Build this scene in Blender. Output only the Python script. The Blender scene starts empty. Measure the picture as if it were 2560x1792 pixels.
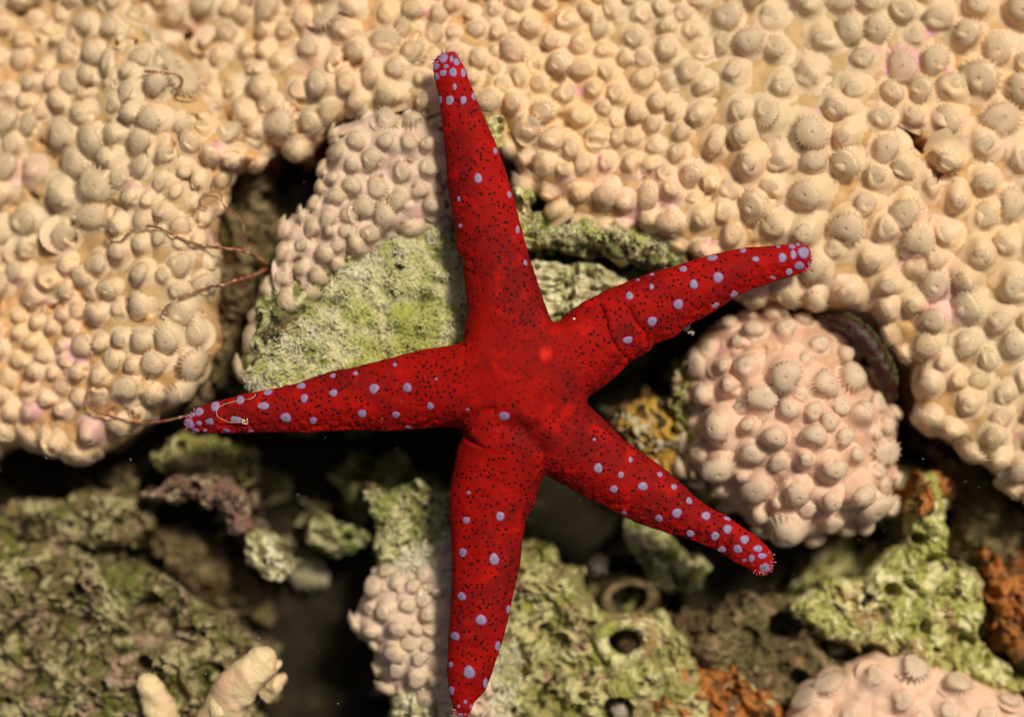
import bpy, math, random
import numpy as np
from mathutils import Vector

# ------------------------------------------------------------------ camera, world, sun, exposure
S = 1e-4            # all lengths below are in tenths of a millimetre; S turns them into metres
H = 6000.0          # camera height above the reef surface
sc = bpy.context.scene
col = sc.collection
cam_d = bpy.data.cameras.new('camera')
cam = bpy.data.objects.new('camera', cam_d)
col.objects.link(cam)
cam.location = (0, 0, H * S)
cam.rotation_euler = (0, 0, 0)
cam_d.sensor_width = 36
cam_d.lens = 36 * H / 2560
cam_d.clip_start = 0.01
cam_d.clip_end = 50
cam_d.dof.use_dof = True
cam_d.dof.focus_distance = (H - 60) * S
cam_d.dof.aperture_fstop = 2.5
sc.camera = cam

SUN = Vector((0.42, 0.52, 1.0)).normalized()
w = bpy.data.worlds.new('World')
sc.world = w
w.use_nodes = True
wn = w.node_tree
bg = wn.nodes['Background']
sky = wn.nodes.new('ShaderNodeTexSky')
sky.sky_type = 'NISHITA'
sky.sun_disc = False
sky.air_density = 0.6; sky.dust_density = 4.0; sky.ozone_density = 0.0
sky.sun_elevation = math.asin(SUN.z)
sky.sun_rotation = math.atan2(SUN.x, SUN.y)
wn.links.new(sky.outputs[0], bg.inputs[0])
bg.inputs[1].default_value = 0.05
sun_d = bpy.data.lights.new('sun', 'SUN')
sun_d.energy = 3.6
sun_d.angle = math.radians(10)
sun_d.color = (1.0, 0.92, 0.78)
sun = bpy.data.objects.new('sun', sun_d)
col.objects.link(sun)
sun.rotation_euler = SUN.to_track_quat('Z', 'Y').to_euler()
sun.location = SUN * 3
sc.view_settings.view_transform = 'Standard'
sc.view_settings.look = 'None'
sc.view_settings.exposure = 0.0
sc.view_settings.gamma = 1.0

rng = np.random.default_rng(11)
random.seed(11)


# ------------------------------------------------------------------ coordinates
def P(px, py, z=0.0):
    """point of the photograph's 2560 px grid -> plane at height z"""
    f = (H - z) / H
    return np.array([(px - 1280) * f, (896 - py) * f])


def Q(pts, z=0.0, k=1.115):
    return np.array([P(x * k, y * k, z) for x, y in pts], float)


# ------------------------------------------------------------------ numpy noise
def _hash(ix, iy, seed):
    h = (ix.astype(np.int64) * 374761393 + iy.astype(np.int64) * 668265263 + seed * 2246822519) & 0xFFFFFFFF
    h = ((h ^ (h >> 13)) * 1274126177) & 0xFFFFFFFF
    h = (h ^ (h >> 16)) & 0xFFFFFFFF
    return h.astype(np.float64) / 4294967296.0 * 2 * math.pi


def pn(x, y, seed=0):
    ix = np.floor(x); iy = np.floor(y)
    fx = x - ix; fy = y - iy
    ux = fx * fx * fx * (fx * (fx * 6 - 15) + 10)
    uy = fy * fy * fy * (fy * (fy * 6 - 15) + 10)

    def g(dx, dy):
        a = _hash(ix + dx, iy + dy, seed)
        return np.cos(a) * (fx - dx) + np.sin(a) * (fy - dy)
    n0 = g(0, 0) * (1 - ux) + g(1, 0) * ux
    n1 = g(0, 1) * (1 - ux) + g(1, 1) * ux
    return (n0 * (1 - uy) + n1 * uy) * 1.5


def fbm(x, y, size, octv=4, seed=0, gain=0.5, ridged=False):
    x = np.asarray(x, float); y = np.asarray(y, float)
    t = 0; a = 1.0; s = 0
    for o in range(octv):
        n = pn(x / size, y / size, seed + o * 17)
        if ridged:
            n = 1 - 2 * np.abs(n)
        t = t + a * n; s += a
        a *= gain; size /= 2.03
    return t / s


def sstep(a, b, x):
    t = np.clip((x - a) / (b - a), 0, 1)
    return t * t * (3 - 2 * t)


def sdf(poly, X, Y):
    """signed distance, positive inside"""
    best = np.full(X.shape, 1e18)
    ins = np.zeros(X.shape, bool)
    n = len(poly)
    for i in range(n):
        ax, ay = poly[i]; bx, by = poly[(i + 1) % n]
        ex, ey = bx - ax, by - ay
        wx, wy = X - ax, Y - ay
        t = np.clip((wx * ex + wy * ey) / (ex * ex + ey * ey + 1e-9), 0, 1)
        d = (wx - ex * t) ** 2 + (wy - ey * t) ** 2
        best = np.minimum(best, d)
        c = ((ay > Y) != (by > Y))
        with np.errstate(divide='ignore', invalid='ignore'):
            xi = (bx - ax) * (Y - ay) / (by - ay + 1e-12) + ax
        ins ^= (c & (X < xi))
    return np.where(ins, 1, -1) * np.sqrt(best)


def catmull(pts, n=5, closed=True):
    pts = np.asarray(pts, float); out = []
    N = len(pts)
    rngi = range(N) if closed else range(N - 1)
    for i in rngi:
        if closed:
            p0, p1, p2, p3 = pts[(i - 1) % N], pts[i], pts[(i + 1) % N], pts[(i + 2) % N]
        else:
            p0, p1, p2, p3 = pts[max(i - 1, 0)], pts[i], pts[i + 1], pts[min(i + 2, N - 1)]
        for k in range(n):
            t = k / n
            out.append(0.5 * ((2 * p1) + (-p0 + p2) * t + (2 * p0 - 5 * p1 + 4 * p2 - p3) * t * t + (-p0 + 3 * p1 - 3 * p2 + p3) * t ** 3))
    if not closed:
        out.append(pts[-1])
    return np.array(out)


# ------------------------------------------------------------------ mesh helpers
def mesh(name, V, quads=None, tris=None, mats=(), mi=None, smooth=True, origin=(0, 0, 0)):
    me = bpy.data.meshes.new(name)
    V = (np.asarray(V, float) - np.asarray(origin, float)) * S
    quads = np.zeros((0, 4), int) if quads is None or len(quads) == 0 else np.asarray(quads)
    tris = np.zeros((0, 3), int) if tris is None or len(tris) == 0 else np.asarray(tris)
    me.vertices.add(len(V)); me.vertices.foreach_set('co', V.astype(np.float32).ravel())
    loops = np.concatenate([quads.ravel(), tris.ravel()]).astype(np.int32)
    me.loops.add(len(loops)); me.loops.foreach_set('vertex_index', loops)
    nf = len(quads) + len(tris)
    me.polygons.add(nf)
    st = np.concatenate([np.arange(len(quads)) * 4, len(quads) * 4 + np.arange(len(tris)) * 3]).astype(np.int32)
    tot = np.concatenate([np.full(len(quads), 4), np.full(len(tris), 3)]).astype(np.int32)
    me.polygons.foreach_set('loop_start', st); me.polygons.foreach_set('loop_total', tot)
    for m in mats:
        me.materials.append(m)
    if mi is not None:
        me.polygons.foreach_set('material_index', np.asarray(mi, np.int32))
    me.update(calc_edges=True)
    if smooth:
        me.polygons.foreach_set('use_smooth', np.ones(nf, bool))
    me.validate()
    return me


def link(name, me, parent=None, origin=(0, 0, 0), porigin=(0, 0, 0)):
    o = bpy.data.objects.new(name, me)
    col.objects.link(o)
    if parent:
        o.parent = parent
    o.location = (np.asarray(origin, float) - np.asarray(porigin, float)) * S
    return o


def thing(name, label, cat, origin, group=None):
    o = bpy.data.objects.new(name, None)
    o.empty_display_size = 0.005
    col.objects.link(o)
    o.location = np.asarray(origin, float) * S
    return tag(o, label, cat, group)


def tag(o, label, cat, group=None):
    o['label'] = label; o['category'] = cat
    if group:
        o['group'] = group
    return o


class Geo:
    """collects pieces into one mesh"""
    def __init__(s):
        s.V = []; s.Qd = []; s.T = []; s.n = 0; s.mq = []; s.mt = []

    def add(s, V, quads=(), tris=(), m=0):
        V = np.asarray(V, float).reshape(-1, 3)
        if len(quads):
            s.Qd.append(np.asarray(quads) + s.n); s.mq += [m] * len(quads)
        if len(tris):
            s.T.append(np.asarray(tris) + s.n); s.mt += [m] * len(tris)
        s.V.append(V); s.n += len(V)

    def build(s, name, mats, parent=None, origin=(0, 0, 0), porigin=(0, 0, 0), smooth=True):
        V = np.concatenate(s.V)
        q = np.concatenate(s.Qd) if s.Qd else None
        t = np.concatenate(s.T) if s.T else None
        me = mesh(name, V, q, t, mats, s.mq + s.mt, smooth, origin)
        return link(name, me, parent, origin, porigin)


def tube(g, pts, rad, sides=6, m=0, cap=True):
    pts = np.asarray(pts, float); n = len(pts)
    rad = np.broadcast_to(np.asarray(rad, float), (n,))
    tg = np.gradient(pts, axis=0)
    tg /= np.linalg.norm(tg, axis=1)[:, None] + 1e-9
    ref = np.array([0.13, 0.21, 0.97])
    u = np.cross(tg, ref); u /= np.linalg.norm(u, axis=1)[:, None] + 1e-9
    v = np.cross(tg, u)
    a = np.arange(sides) * 2 * math.pi / sides
    V = pts[:, None, :] + rad[:, None, None] * (np.cos(a)[None, :, None] * u[:, None, :] + np.sin(a)[None, :, None] * v[:, None, :])
    V = V.reshape(-1, 3)
    q = []
    for i in range(n - 1):
        for k in range(sides):
            k2 = (k + 1) % sides
            q.append((i * sides + k, i * sides + k2, (i + 1) * sides + k2, (i + 1) * sides + k))
    t = []
    if cap:
        V = np.vstack([V, pts[0], pts[-1]])
        c0, c1 = n * sides, n * sides + 1
        for k in range(sides):
            k2 = (k + 1) % sides
            t.append((c0, k2, k)); t.append((c1, (n - 1) * sides + k, (n - 1) * sides + k2))
    g.add(V, q, t, m)


# ------------------------------------------------------------------ materials
def material(name, base, layers=(), rough=0.55, spec=0.3, bump=(), sss=0.0, sss_r=(1, .65, .4), sss_s=20, rnd=None, alpha=1.0):
    """layers: (colour, feature size, lo, hi, detail, seed[, distortion]); bump: (feature, strength, distance)"""
    m = bpy.data.materials.new(name); m.use_nodes = True
    nt = m.node_tree; N = nt.nodes; L = nt.links
    b = N['Principled BSDF']
    geo = N.new('ShaderNodeNewGeometry')
    cur = None
    for ly in layers:
        c, size, lo, hi, det, seed = ly[:6]
        mp = N.new('ShaderNodeVectorMath'); mp.operation = 'ADD'
        L.new(geo.outputs['Position'], mp.inputs[0]); mp.inputs[1].default_value = (seed * .37, seed * .71, seed * .13)
        nz = N.new('ShaderNodeTexNoise'); nz.inputs['Scale'].default_value = 1 / (size * S)
        nz.inputs['Detail'].default_value = det; nz.inputs['Roughness'].default_value = 0.6
        if len(ly) > 6:
            nz.inputs['Distortion'].default_value = ly[6]
        L.new(mp.outputs[0], nz.inputs['Vector'])
        mr = N.new('ShaderNodeMapRange'); mr.interpolation_type = 'SMOOTHSTEP'
        mr.inputs[1].default_value = lo; mr.inputs[2].default_value = hi
        L.new(nz.outputs[0], mr.inputs[0])
        mx = N.new('ShaderNodeMix'); mx.data_type = 'RGBA'
        L.new(mr.outputs[0], mx.inputs[0])
        if cur is None:
            mx.inputs[6].default_value = (*base, 1)
        else:
            L.new(cur, mx.inputs[6])
        mx.inputs[7].default_value = (*c, 1)
        cur = mx.outputs[2]
    if rnd:
        oi = N.new('ShaderNodeObjectInfo')
        for c, lo, hi in rnd:
            mr = N.new('ShaderNodeMapRange')
            mr.inputs[1].default_value = lo; mr.inputs[2].default_value = hi
            L.new(oi.outputs['Random'], mr.inputs[0])
            mx = N.new('ShaderNodeMix'); mx.data_type = 'RGBA'
            L.new(mr.outputs[0], mx.inputs[0])
            if cur is None:
                mx.inputs[6].default_value = (*base, 1)
            else:
                L.new(cur, mx.inputs[6])
            mx.inputs[7].default_value = (*c, 1)
            cur = mx.outputs[2]
    if cur is None:
        b.inputs['Base Color'].default_value = (*base, 1)
    else:
        L.new(cur, b.inputs['Base Color'])
    b.inputs['Roughness'].default_value = rough
    b.inputs['Alpha'].default_value = alpha
    b.inputs['Specular IOR Level'].default_value = spec
    if sss:
        b.subsurface_method = 'BURLEY'
        b.inputs['Subsurface Weight'].default_value = sss
        b.inputs['Subsurface Radius'].default_value = sss_r
        b.inputs['Subsurface Scale'].default_value = sss_s * S
    nrm = None
    for size, strength, dist in bump:
        nz = N.new('ShaderNodeTexNoise'); nz.inputs['Scale'].default_value = 1 / (size * S)
        nz.inputs['Detail'].default_value = 3
        L.new(geo.outputs['Position'], nz.inputs['Vector'])
        bp = N.new('ShaderNodeBump'); bp.inputs['Strength'].default_value = strength
        bp.inputs['Distance'].default_value = dist * S
        L.new(nz.outputs[0], bp.inputs['Height'])
        if nrm:
            L.new(nrm, bp.inputs['Normal'])
        nrm = bp.outputs[0]
    if nrm:
        L.new(nrm, b.inputs['Normal'])
    m['nodes'] = 1
    return m


M = {}
M['tissue'] = material('coral_tissue', (0.60, 0.335, 0.135),  # own ochre tint, plus the warm shade between polyps put into the colour
                       [((0.55, 0.31, 0.12), 90, .50, .72, 3, 1), ((0.53, 0.34, 0.15), 900, .50, .60, 2, 31), ((0.58, 0.31, 0.20), 260, .63, .74, 2, 32), ((0.62, 0.38, 0.24), 170, .55, .75, 2, 2),
                        ((0.40, 0.20, 0.09), 26, .62, .80, 4, 3)],
                       bump=[(7, .35, 3), (30, .4, 6)], rough=.55, spec=.25, sss=0.4, sss_s=16)
M['bulb'] = material('polyp_tissue', (0.73, 0.51, 0.285),
                     [((0.77, 0.53, 0.35), 120, .45, .65, 2, 5), ((0.66, 0.50, 0.31), 900, .50, .62, 2, 31), ((0.76, 0.46, 0.40), 260, .63, .74, 2, 32), ((0.62, 0.40, 0.20), 34, .56, .76, 3, 6), ((0.64, 0.34, 0.34), 75, .66, .74, 2, 61)],
                     bump=[(9, .25, 2.5)], rough=.5, spec=.3, sss=0.4, sss_s=16, rnd=[((0.66, 0.36, 0.33), .95, 1.0)])
M['crown'] = material('tentacle_tissue', (0.72, 0.58, 0.37),
                      [((0.80, 0.67, 0.46), 16, .48, .70, 3, 8), ((0.76, 0.56, 0.37), 50, .50, .68, 2, 9), ((0.50, 0.36, 0.18), 12, .60, .75, 3, 91)],
                      bump=[(6, .5, 3)], sss=0.35, sss_s=12, rnd=[((0.80, 0.62, 0.42), .35, 1.1)], alpha=.5)
M['knob'] = material('knob_tissue', (0.58, 0.34, 0.20),
                     [((0.66, 0.38, 0.28), 110, .45, .65, 2, 11), ((0.66, 0.30, 0.30), 120, .62, .74, 2, 12),
                      ((0.50, 0.28, 0.15), 14, .60, .80, 4, 13)],
                     bump=[(6, .4, 3), (26, .35, 6)], sss=0.35, sss_s=20)
M['knob_bulb'] = material('knob_polyp_tissue', (0.72, 0.46, 0.32),
                          [((0.70, 0.52, 0.33), 22, .5, .7, 3, 14)], bump=[(6, .35, 2.5)], sss=0.40, sss_s=20)
M['pale'] = material('pale_coral_tissue', (0.62, 0.42, 0.30),
                     [((0.60, 0.38, 0.33), 80, .48, .66, 3, 15), ((0.62, 0.48, 0.30), 60, .55, .7, 2, 16),
                      ((0.28, 0.13, 0.06), 34, .64, .76, 4, 17)],
                     bump=[(7, .5, 3), (26, .5, 7)], sss=0.30, sss_s=16)
M['pale_bulb'] = material('pale_polyp_tissue', (0.66, 0.47, 0.35),
                          [((0.62, 0.50, 0.34), 30, .45, .65, 3, 18)], bump=[(6, .4, 3)], sss=0.35, sss_s=16)
M['mouth'] = material('polyp_mouth', (0.46, 0.33, 0.17), rough=0.3, spec=.5, sss=.3, sss_s=8)
M['knob_crown'] = material('knob_tentacle_tissue', (0.78, 0.62, 0.44),
                      [((0.72, 0.56, 0.38), 14, .48, .68, 3, 8), ((0.56, 0.40, 0.22), 12, .60, .75, 3, 91)], bump=[(6, .5, 3)], sss=0.35, sss_s=12, alpha=.6)
M['deep'] = material('seabed_rock', (0.022, 0.017, 0.010),  # near-black base puts the deep shade of the crevices into the rock colour
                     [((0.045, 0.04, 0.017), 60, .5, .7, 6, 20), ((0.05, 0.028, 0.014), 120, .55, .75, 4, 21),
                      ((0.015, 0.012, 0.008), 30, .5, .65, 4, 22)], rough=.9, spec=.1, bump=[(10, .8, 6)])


def rockmat(name, base, alt, dark=(0.035, 0.028, 0.015), pale=(0.58, 0.52, 0.33), seed=0, extra=(), darkamt=.58, brown=(0.16, 0.11, 0.05)):
    return material(name, base,
                    [(alt, 150, .44, .56, 5, seed + 1, 1.0), (brown, 190, .51, .60, 6, seed + 4, 1.2), (pale, 85, .50, .58, 6, seed + 2, 1.4)] + list(extra) +
                    [(dark, 60, darkamt - .02, darkamt + .04, 7, seed + 3, 1.6), (pale, 20, .66, .74, 3, seed + 5), (dark, 17, .65, .72, 3, seed + 6)],
                    rough=.85, spec=.15, bump=[(5, .9, 4), (14, .9, 10)])


M['greenrock'] = rockmat('green_crusted_rock', (0.26, 0.24, 0.10), (0.15, 0.17, 0.04), pale=(.46, .43, .22), seed=30)
M['palerock'] = rockmat('pale_yellow_rock', (0.44, 0.41, 0.13), (0.36, 0.36, 0.09), pale=(.70, .63, .33), seed=34, darkamt=.63, brown=(.36, .24, .10))
M['pinkrock'] = rockmat('pink_crusted_rock', (0.20, 0.12, 0.08), (0.22, 0.11, 0.09), pale=(.32, .26, .15), seed=38)
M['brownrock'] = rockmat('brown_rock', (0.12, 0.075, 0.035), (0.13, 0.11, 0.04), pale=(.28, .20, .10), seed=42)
M['mixrock'] = rockmat('mottled_rock', (0.33, 0.30, 0.095), (0.23, 0.235, 0.045), pale=(.56, .50, .23), seed=46,
                       extra=[((0.40, 0.25, 0.15), 70, .56, .66, 5, 49, .5)], darkamt=.59, brown=(.26, .20, .09))
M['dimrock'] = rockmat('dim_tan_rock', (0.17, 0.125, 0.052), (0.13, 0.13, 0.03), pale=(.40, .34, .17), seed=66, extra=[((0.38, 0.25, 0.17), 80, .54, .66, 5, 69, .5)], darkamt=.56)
M['ledgerock'] = rockmat('ledge_rock', (0.24, 0.21, 0.10), (0.14, 0.17, 0.05), pale=(.48, .42, .22), seed=73, darkamt=.55)
M['whiterock'] = rockmat('white_chalky_rock', (0.54, 0.47, 0.26), (0.36, 0.34, 0.14), pale=(.72, .65, .42), seed=52, darkamt=.62)
M['ochrerock'] = rockmat('ochre_rock', (0.42, 0.22, 0.04), (0.50, 0.30, 0.05), pale=(.50, .44, .26), seed=56)
M['algaerock'] = rockmat('algae_rock', (0.34, 0.34, 0.12), (0.18, 0.20, 0.05), pale=(.52, .49, .24), seed=60)
M['orange'] = material('orange_sponge_flesh', (0.34, 0.11, 0.02),
                       [((0.44, 0.18, 0.03), 70, .5, .62, 4, 71, 1), ((0.12, 0.06, 0.02), 80, .50, .60, 5, 72, 1.2), ((0.40, 0.36, 0.18), 40, .60, .66, 4, 73, 1)],
                       rough=.6, bump=[(8, .8, 5)], sss=.2, sss_s=10)
M['finger'] = material('pale_yellow_coral', (0.72, 0.55, 0.30), [((0.70, 0.46, 0.28), 90, .5, .7, 2, 75)],
                       bump=[(8, .7, 4), (24, .5, 8)], sss=.4, sss_s=16)
M['brittle'] = material('brittle_star_skin', (0.25, 0.12, 0.06), [((0.26, 0.04, 0.025), 16, .52, .58, 1, 77), ((0.5, .34, .2), 18, .58, .64, 1, 78)], bump=[(4, .6, 2)])
M['shell'] = material('maroon_mantle', (0.035, 0.008, 0.005), [((0.12, 0.02, 0.02), 9, .58, .66, 3, 80), ((0.06, 0.05, 0.02), 16, .52, .62, 3, 81)], rough=.45, bump=[(6, .7, 4)])
M['fringe'] = material('olive_fringe', (0.13, 0.12, 0.04), rough=.6)
M['tube'] = material('tube_wall', (0.62, 0.58, 0.40), [((0.34, 0.34, 0.14), 22, .52, .68, 5, 84)], rough=.7, bump=[(6, .7, 4)])
M['dark'] = material('dark_plug', (0.03, 0.022, 0.015), [((0.14, 0.04, 0.02), 20, .5, .65, 3, 86)], rough=.7)
M['turf'] = material('turf_pale', (0.78, 0.72, 0.42),
                     [((0.54, 0.55, 0.15), 100, .44, .60, 5, 90), ((0.30, 0.34, 0.07), 90, .54, .66, 5, 91)], rough=.7, spec=.2)
M['turf_white'] = material('turf_white', (0.78, 0.72, 0.54), [((0.5, 0.42, 0.26), 60, .5, .65, 3, 93)], rough=.7, spec=.2)
M['speck'] = material('sand_grain', (0.75, 0.70, 0.55), rough=.6)
M['polypstalk'] = material('grey_polyp', (0.40, 0.34, 0.27), [((0.26, 0.19, 0.15), 14, .5, .65, 3, 95)], rough=.5)


# ------------------------------------------------------------------ height fields
class HF:
    def __init__(s, x0, y0, st, Z, D):
        s.x0, s.y0, s.st, s.Z, s.D = x0, y0, st, Z, D

    def _s(s, A, x, y):
        gx = np.clip((np.asarray(x, float) - s.x0) / s.st, 0, A.shape[1] - 1.001)
        gy = np.clip((np.asarray(y, float) - s.y0) / s.st, 0, A.shape[0] - 1.001)
        i = gx.astype(int); j = gy.astype(int); fx = gx - i; fy = gy - j
        return (A[j, i] * (1 - fx) + A[j, i + 1] * fx) * (1 - fy) + (A[j + 1, i] * (1 - fx) + A[j + 1, i + 1] * fx) * fy

    def z(s, x, y): return s._s(s.Z, x, y)
    def d(s, x, y): return s._s(s.D, x, y)

    def nrm(s, x, y, e=14):
        dx = (s.z(x + e, y) - s.z(x - e, y)) / (2 * e)
        dy = (s.z(x, y + e) - s.z(x, y - e)) / (2 * e)
        n = np.array([-dx, -dy, 1.0])
        return n / np.linalg.norm(n)


def grid_faces(keep):
    ny, nx = keep.shape
    idx = -np.ones(keep.shape, int)
    c = keep[:-1, :-1] & keep[1:, :-1] & keep[:-1, 1:] & keep[1:, 1:]
    used = np.zeros(keep.shape, bool)
    used[:-1, :-1] |= c; used[1:, :-1] |= c; used[:-1, 1:] |= c; used[1:, 1:] |= c
    idx[used] = np.arange(used.sum())
    q = np.stack([idx[:-1, :-1][c], idx[:-1, 1:][c], idx[1:, 1:][c], idx[1:, :-1][c]], 1)
    return used, q


def mound(poly, ztop, edge_w, edge_drop, depth=260, step=4, noise=None, warp=(14, 60), seed=0, margin=50, under=0.9):
    """rounded block with the given outline: returns vertices, quads, height field. ztop(x, y) or number"""
    x0, y0 = poly.min(0) - margin - warp[0] * 1.5; x1, y1 = poly.max(0) + margin + warp[0] * 1.5
    xs = np.arange(x0, x1, step); ys = np.arange(y0, y1, step)
    X, Y = np.meshgrid(xs, ys)
    WX = X + warp[0] * fbm(X, Y, warp[1], 4, seed + 500)
    WY = Y + warp[0] * fbm(X, Y, warp[1], 4, seed + 600)
    D = sdf(poly, WX, WY)
    t = np.clip(D / edge_w, 0, 1)
    prof = np.sqrt(np.clip(1 - (1 - t) ** 2, 0, 1))
    zt = ztop(X, Y) if callable(ztop) else np.full(X.shape, float(ztop))
    Z = zt - edge_drop * (1 - prof)
    if noise is not None:
        Z = Z + noise(X, Y, D)
    e = np.clip(-D, 0, None)
    Z = Z - e / margin * depth
    gy, gx = np.gradient(D, step)
    gl = np.sqrt(gx * gx + gy * gy) + 1e-6
    sh = np.minimum(e * (1 + under), margin * .9)
    XX = X + gx / gl * sh; YY = Y + gy / gl * sh
    keep = D > -margin
    used, q = grid_faces(keep)
    V = np.stack([XX[used], YY[used], Z[used]], 1)
    hf = HF(xs[0], ys[0], step, Z, D); hf.used = used
    return V, q, hf


def place_mesh(name, V, q, mat, parent=None, porigin=(0, 0, 0), origin=None):
    o = origin if origin is not None else porigin
    return link(name, mesh(name, V, q, None, [mat], origin=o), parent, o, porigin)


# ------------------------------------------------------------------ starfish outline (needed early: polyps keep clear of it)
OUT = [(1120,129),(1100,135),(1086,151),(1082,172),(1087,196),(1093,223),(1098,255),(1103,290),(1106,325),(1110,365),(1115,408),(1117,451),
(1124,498),(1131,537),(1137,584),(1141,622),(1155,647),(1158,682),(1164,725),(1168,764),(1166,792),(1162,815),(1158,843),(1148,858),
(1104,866),(1065,872),(1026,881),(979,894),(928,907),(900,914),(869,921),(830,927),(797,938),(764,950),(735,959),(706,966),(666,974),(612,984),(568,996),(521,1007),(490,1021),
(472,1037),(461,1054),(465,1070),(482,1080),(521,1083),(568,1083),(627,1082),(706,1081),(760,1083),(823,1079),(889,1076),(950,1078),(1010,1075),(1065,1071),(1112,1067),
(1150,1072),(1158,1088),(1147,1109),(1139,1137),(1134,1172),(1126,1209),(1123,1260),(1125,1319),(1128,1366),(1129,1436),(1126,1515),(1122,1574),
(1119,1632),(1118,1687),(1122,1730),(1130,1758),(1134,1778),(1146,1795),(1163,1797),(1177,1780),(1184,1758),(1198,1742),(1214,1723),(1227,1691),
(1242,1644),(1257,1601),(1271,1546),(1281,1495),(1294,1444),(1302,1397),(1306,1350),(1313,1319),(1315,1297),(1328,1276),(1340,1248),(1349,1213),
(1362,1190),(1387,1201),(1418,1217),(1457,1240),(1512,1266),(1563,1293),(1610,1313),(1665,1331),(1707,1342),(1758,1362),(1801,1381),(1836,1405),
(1868,1421),(1891,1436),(1911,1440),(1929,1428),(1935,1405),(1930,1381),(1915,1362),(1891,1340),(1856,1317),(1817,1289),(1778,1270),(1738,1240),
(1699,1203),(1673,1180),(1614,1137),(1563,1101),(1512,1050),(1477,1018),(1469,996),(1496,976),(1536,945),(1567,913),(1587,897),(1622,878),(1637,861),
(1673,848),(1692,838),(1719,815),(1770,788),(1817,758),(1848,737),(1895,719),(1950,700),(1993,686),(2017,676),(2029,658),(2029,635),
(2020,615),(2001,608),(1974,610),(1934,614),(1876,618),(1817,627),(1758,643),(1707,658),(1673,668),(1614,686),(1555,709),(1496,735),(1457,756),
(1418,783),(1392,806),(1376,796),(1367,772),(1355,737),(1342,698),(1328,654),(1314,611),(1306,580),(1298,549),(1285,494),(1271,451),(1259,412),
(1247,380),(1234,345),(1218,310),(1206,282),(1193,251),(1181,223),(1171,196),(1163,172),(1153,153),(1143,137),(1132,130)]
ZB = 38.0
STAR = catmull([P(x, y, ZB) for x, y in OUT], 3)


def star_d(x, y):
    return float(sdf(STAR[::3], np.array([x]), np.array([y]))[0])


# ------------------------------------------------------------------ starfish
st = 3.0
x0, y0 = STAR.min(0) - 12; x1, y1 = STAR.max(0) + 12
sxs = np.arange(x0, x1, st); sys_ = np.arange(y0, y1, st)
SX, SY = np.meshgrid(sxs, sys_)
wob = 2.2
SD = sdf(STAR, SX + wob * fbm(SX, SY, 22, 3, 71), SY + wob * fbm(SX, SY, 22, 3, 72))
U = None
for k in (8, 4, 2, 1):
    d = SD[::k, ::k]; m = d > 0
    h2 = (st * k) ** 2
    if U is None:
        u = np.zeros(d.shape)
    else:
        jj = np.minimum(np.arange(d.shape[0]) // 2, U.shape[0] - 1); ii = np.minimum(np.arange(d.shape[1]) // 2, U.shape[1] - 1)
        j2 = np.minimum((np.arange(d.shape[0]) + 1) // 2, U.shape[0] - 1); i2 = np.minimum((np.arange(d.shape[1]) + 1) // 2, U.shape[1] - 1)
        u = 0.25 * (U[np.ix_(jj, ii)] + U[np.ix_(j2, ii)] + U[np.ix_(jj, i2)] + U[np.ix_(j2, i2)])
    u = u * m
    for it in range({8: 1500, 4: 400, 2: 160, 1: 60}[k]):
        s_ = np.zeros_like(u)
        s_[1:-1, 1:-1] = 0.25 * (u[:-2, 1:-1] + u[2:, 1:-1] + u[1:-1, :-2] + u[1:-1, 2:] + h2)
        u = s_ * m
    U = u
core = np.sqrt(np.clip(2 * U, 0, None))


def seg_dist(x, y, pts):
    best = np.full(np.shape(x), 1e9)
    for (ax, ay), (bx, by) in zip(pts[:-1], pts[1:]):
        ex, ey = bx - ax, by - ay
        t = np.clip(((x - ax) * ex + (y - ay) * ey) / (ex * ex + ey * ey), 0, 1)
        best = np.minimum(best, np.hypot(x - ax - ex * t, y - ay - ey * t))
    return best


def RP(pts):  # region-5 crop coordinates -> plane
    return [P(830 + .392 * x, 580 + .392 * y, ZB + 40) for x, y in pts]


CREASES = [(RP([(1710, 470), (1745, 560), (1760, 640), (1800, 730), (1870, 800), (1905, 830)]), 5, 8),
           (RP([(1890, 490), (1930, 580), (1990, 640), (2010, 700)]), 6, 8),
           (RP([(1720, 500), (1735, 600)]), 4, 5),
           (RP([(2150, 400), (2165, 470), (2200, 560)]), 4, 5),
           (RP([(780, 1230), (860, 1195), (960, 1140), (1030, 1130)]), 10, 7),
           (RP([(820, 1260), (880, 1330), (900, 1340)]), 8, 7),
           (RP([(830, 1310), (960, 1370)]), 4, 6),
           (RP([(1090, 1225), (1180, 1255), (1240, 1290), (1290, 1330), (1330, 1400), (1338, 1510)]), 22, 12),
           (RP([(1240, 1250), (1290, 1230)]), 10, 6),
           (RP([(860, 640), (830, 710), (850, 730)]), 3, 10),
           (RP([(830, 175), (900, 190)]), 4, 5), (RP([(840, 230), (900, 270)]), 3, 5),
           (RP([(1180, 1200), (1230, 1270)]), 12, 4)]
# arms' lower-left flanks are knobbly
flank = sstep(58, 8, SD)
gyd, gxd = np.gradient(SD, st)
lowside = np.clip((gyd * 0.9 + gxd * 0.1), 0, 1)
Zt = 0.60 * core * (1 - 0.10 * sstep(90, 170, core)) * 1.0
Zt = Zt + np.sqrt(np.clip(core / 30, 0, 1)) * (2.2 * fbm(SX, SY, 60, 3, 5) + 1.0 * fbm(SX, SY, 18, 2, 6) + 0.4 * fbm(SX, SY, 8, 1, 7))
lump = np.abs(fbm(SX, SY, 24, 2, 9)) * 2
Zt = Zt - flank * lowside * 8 * (1 - lump) * np.clip(SD / 8, 0, 1)
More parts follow.
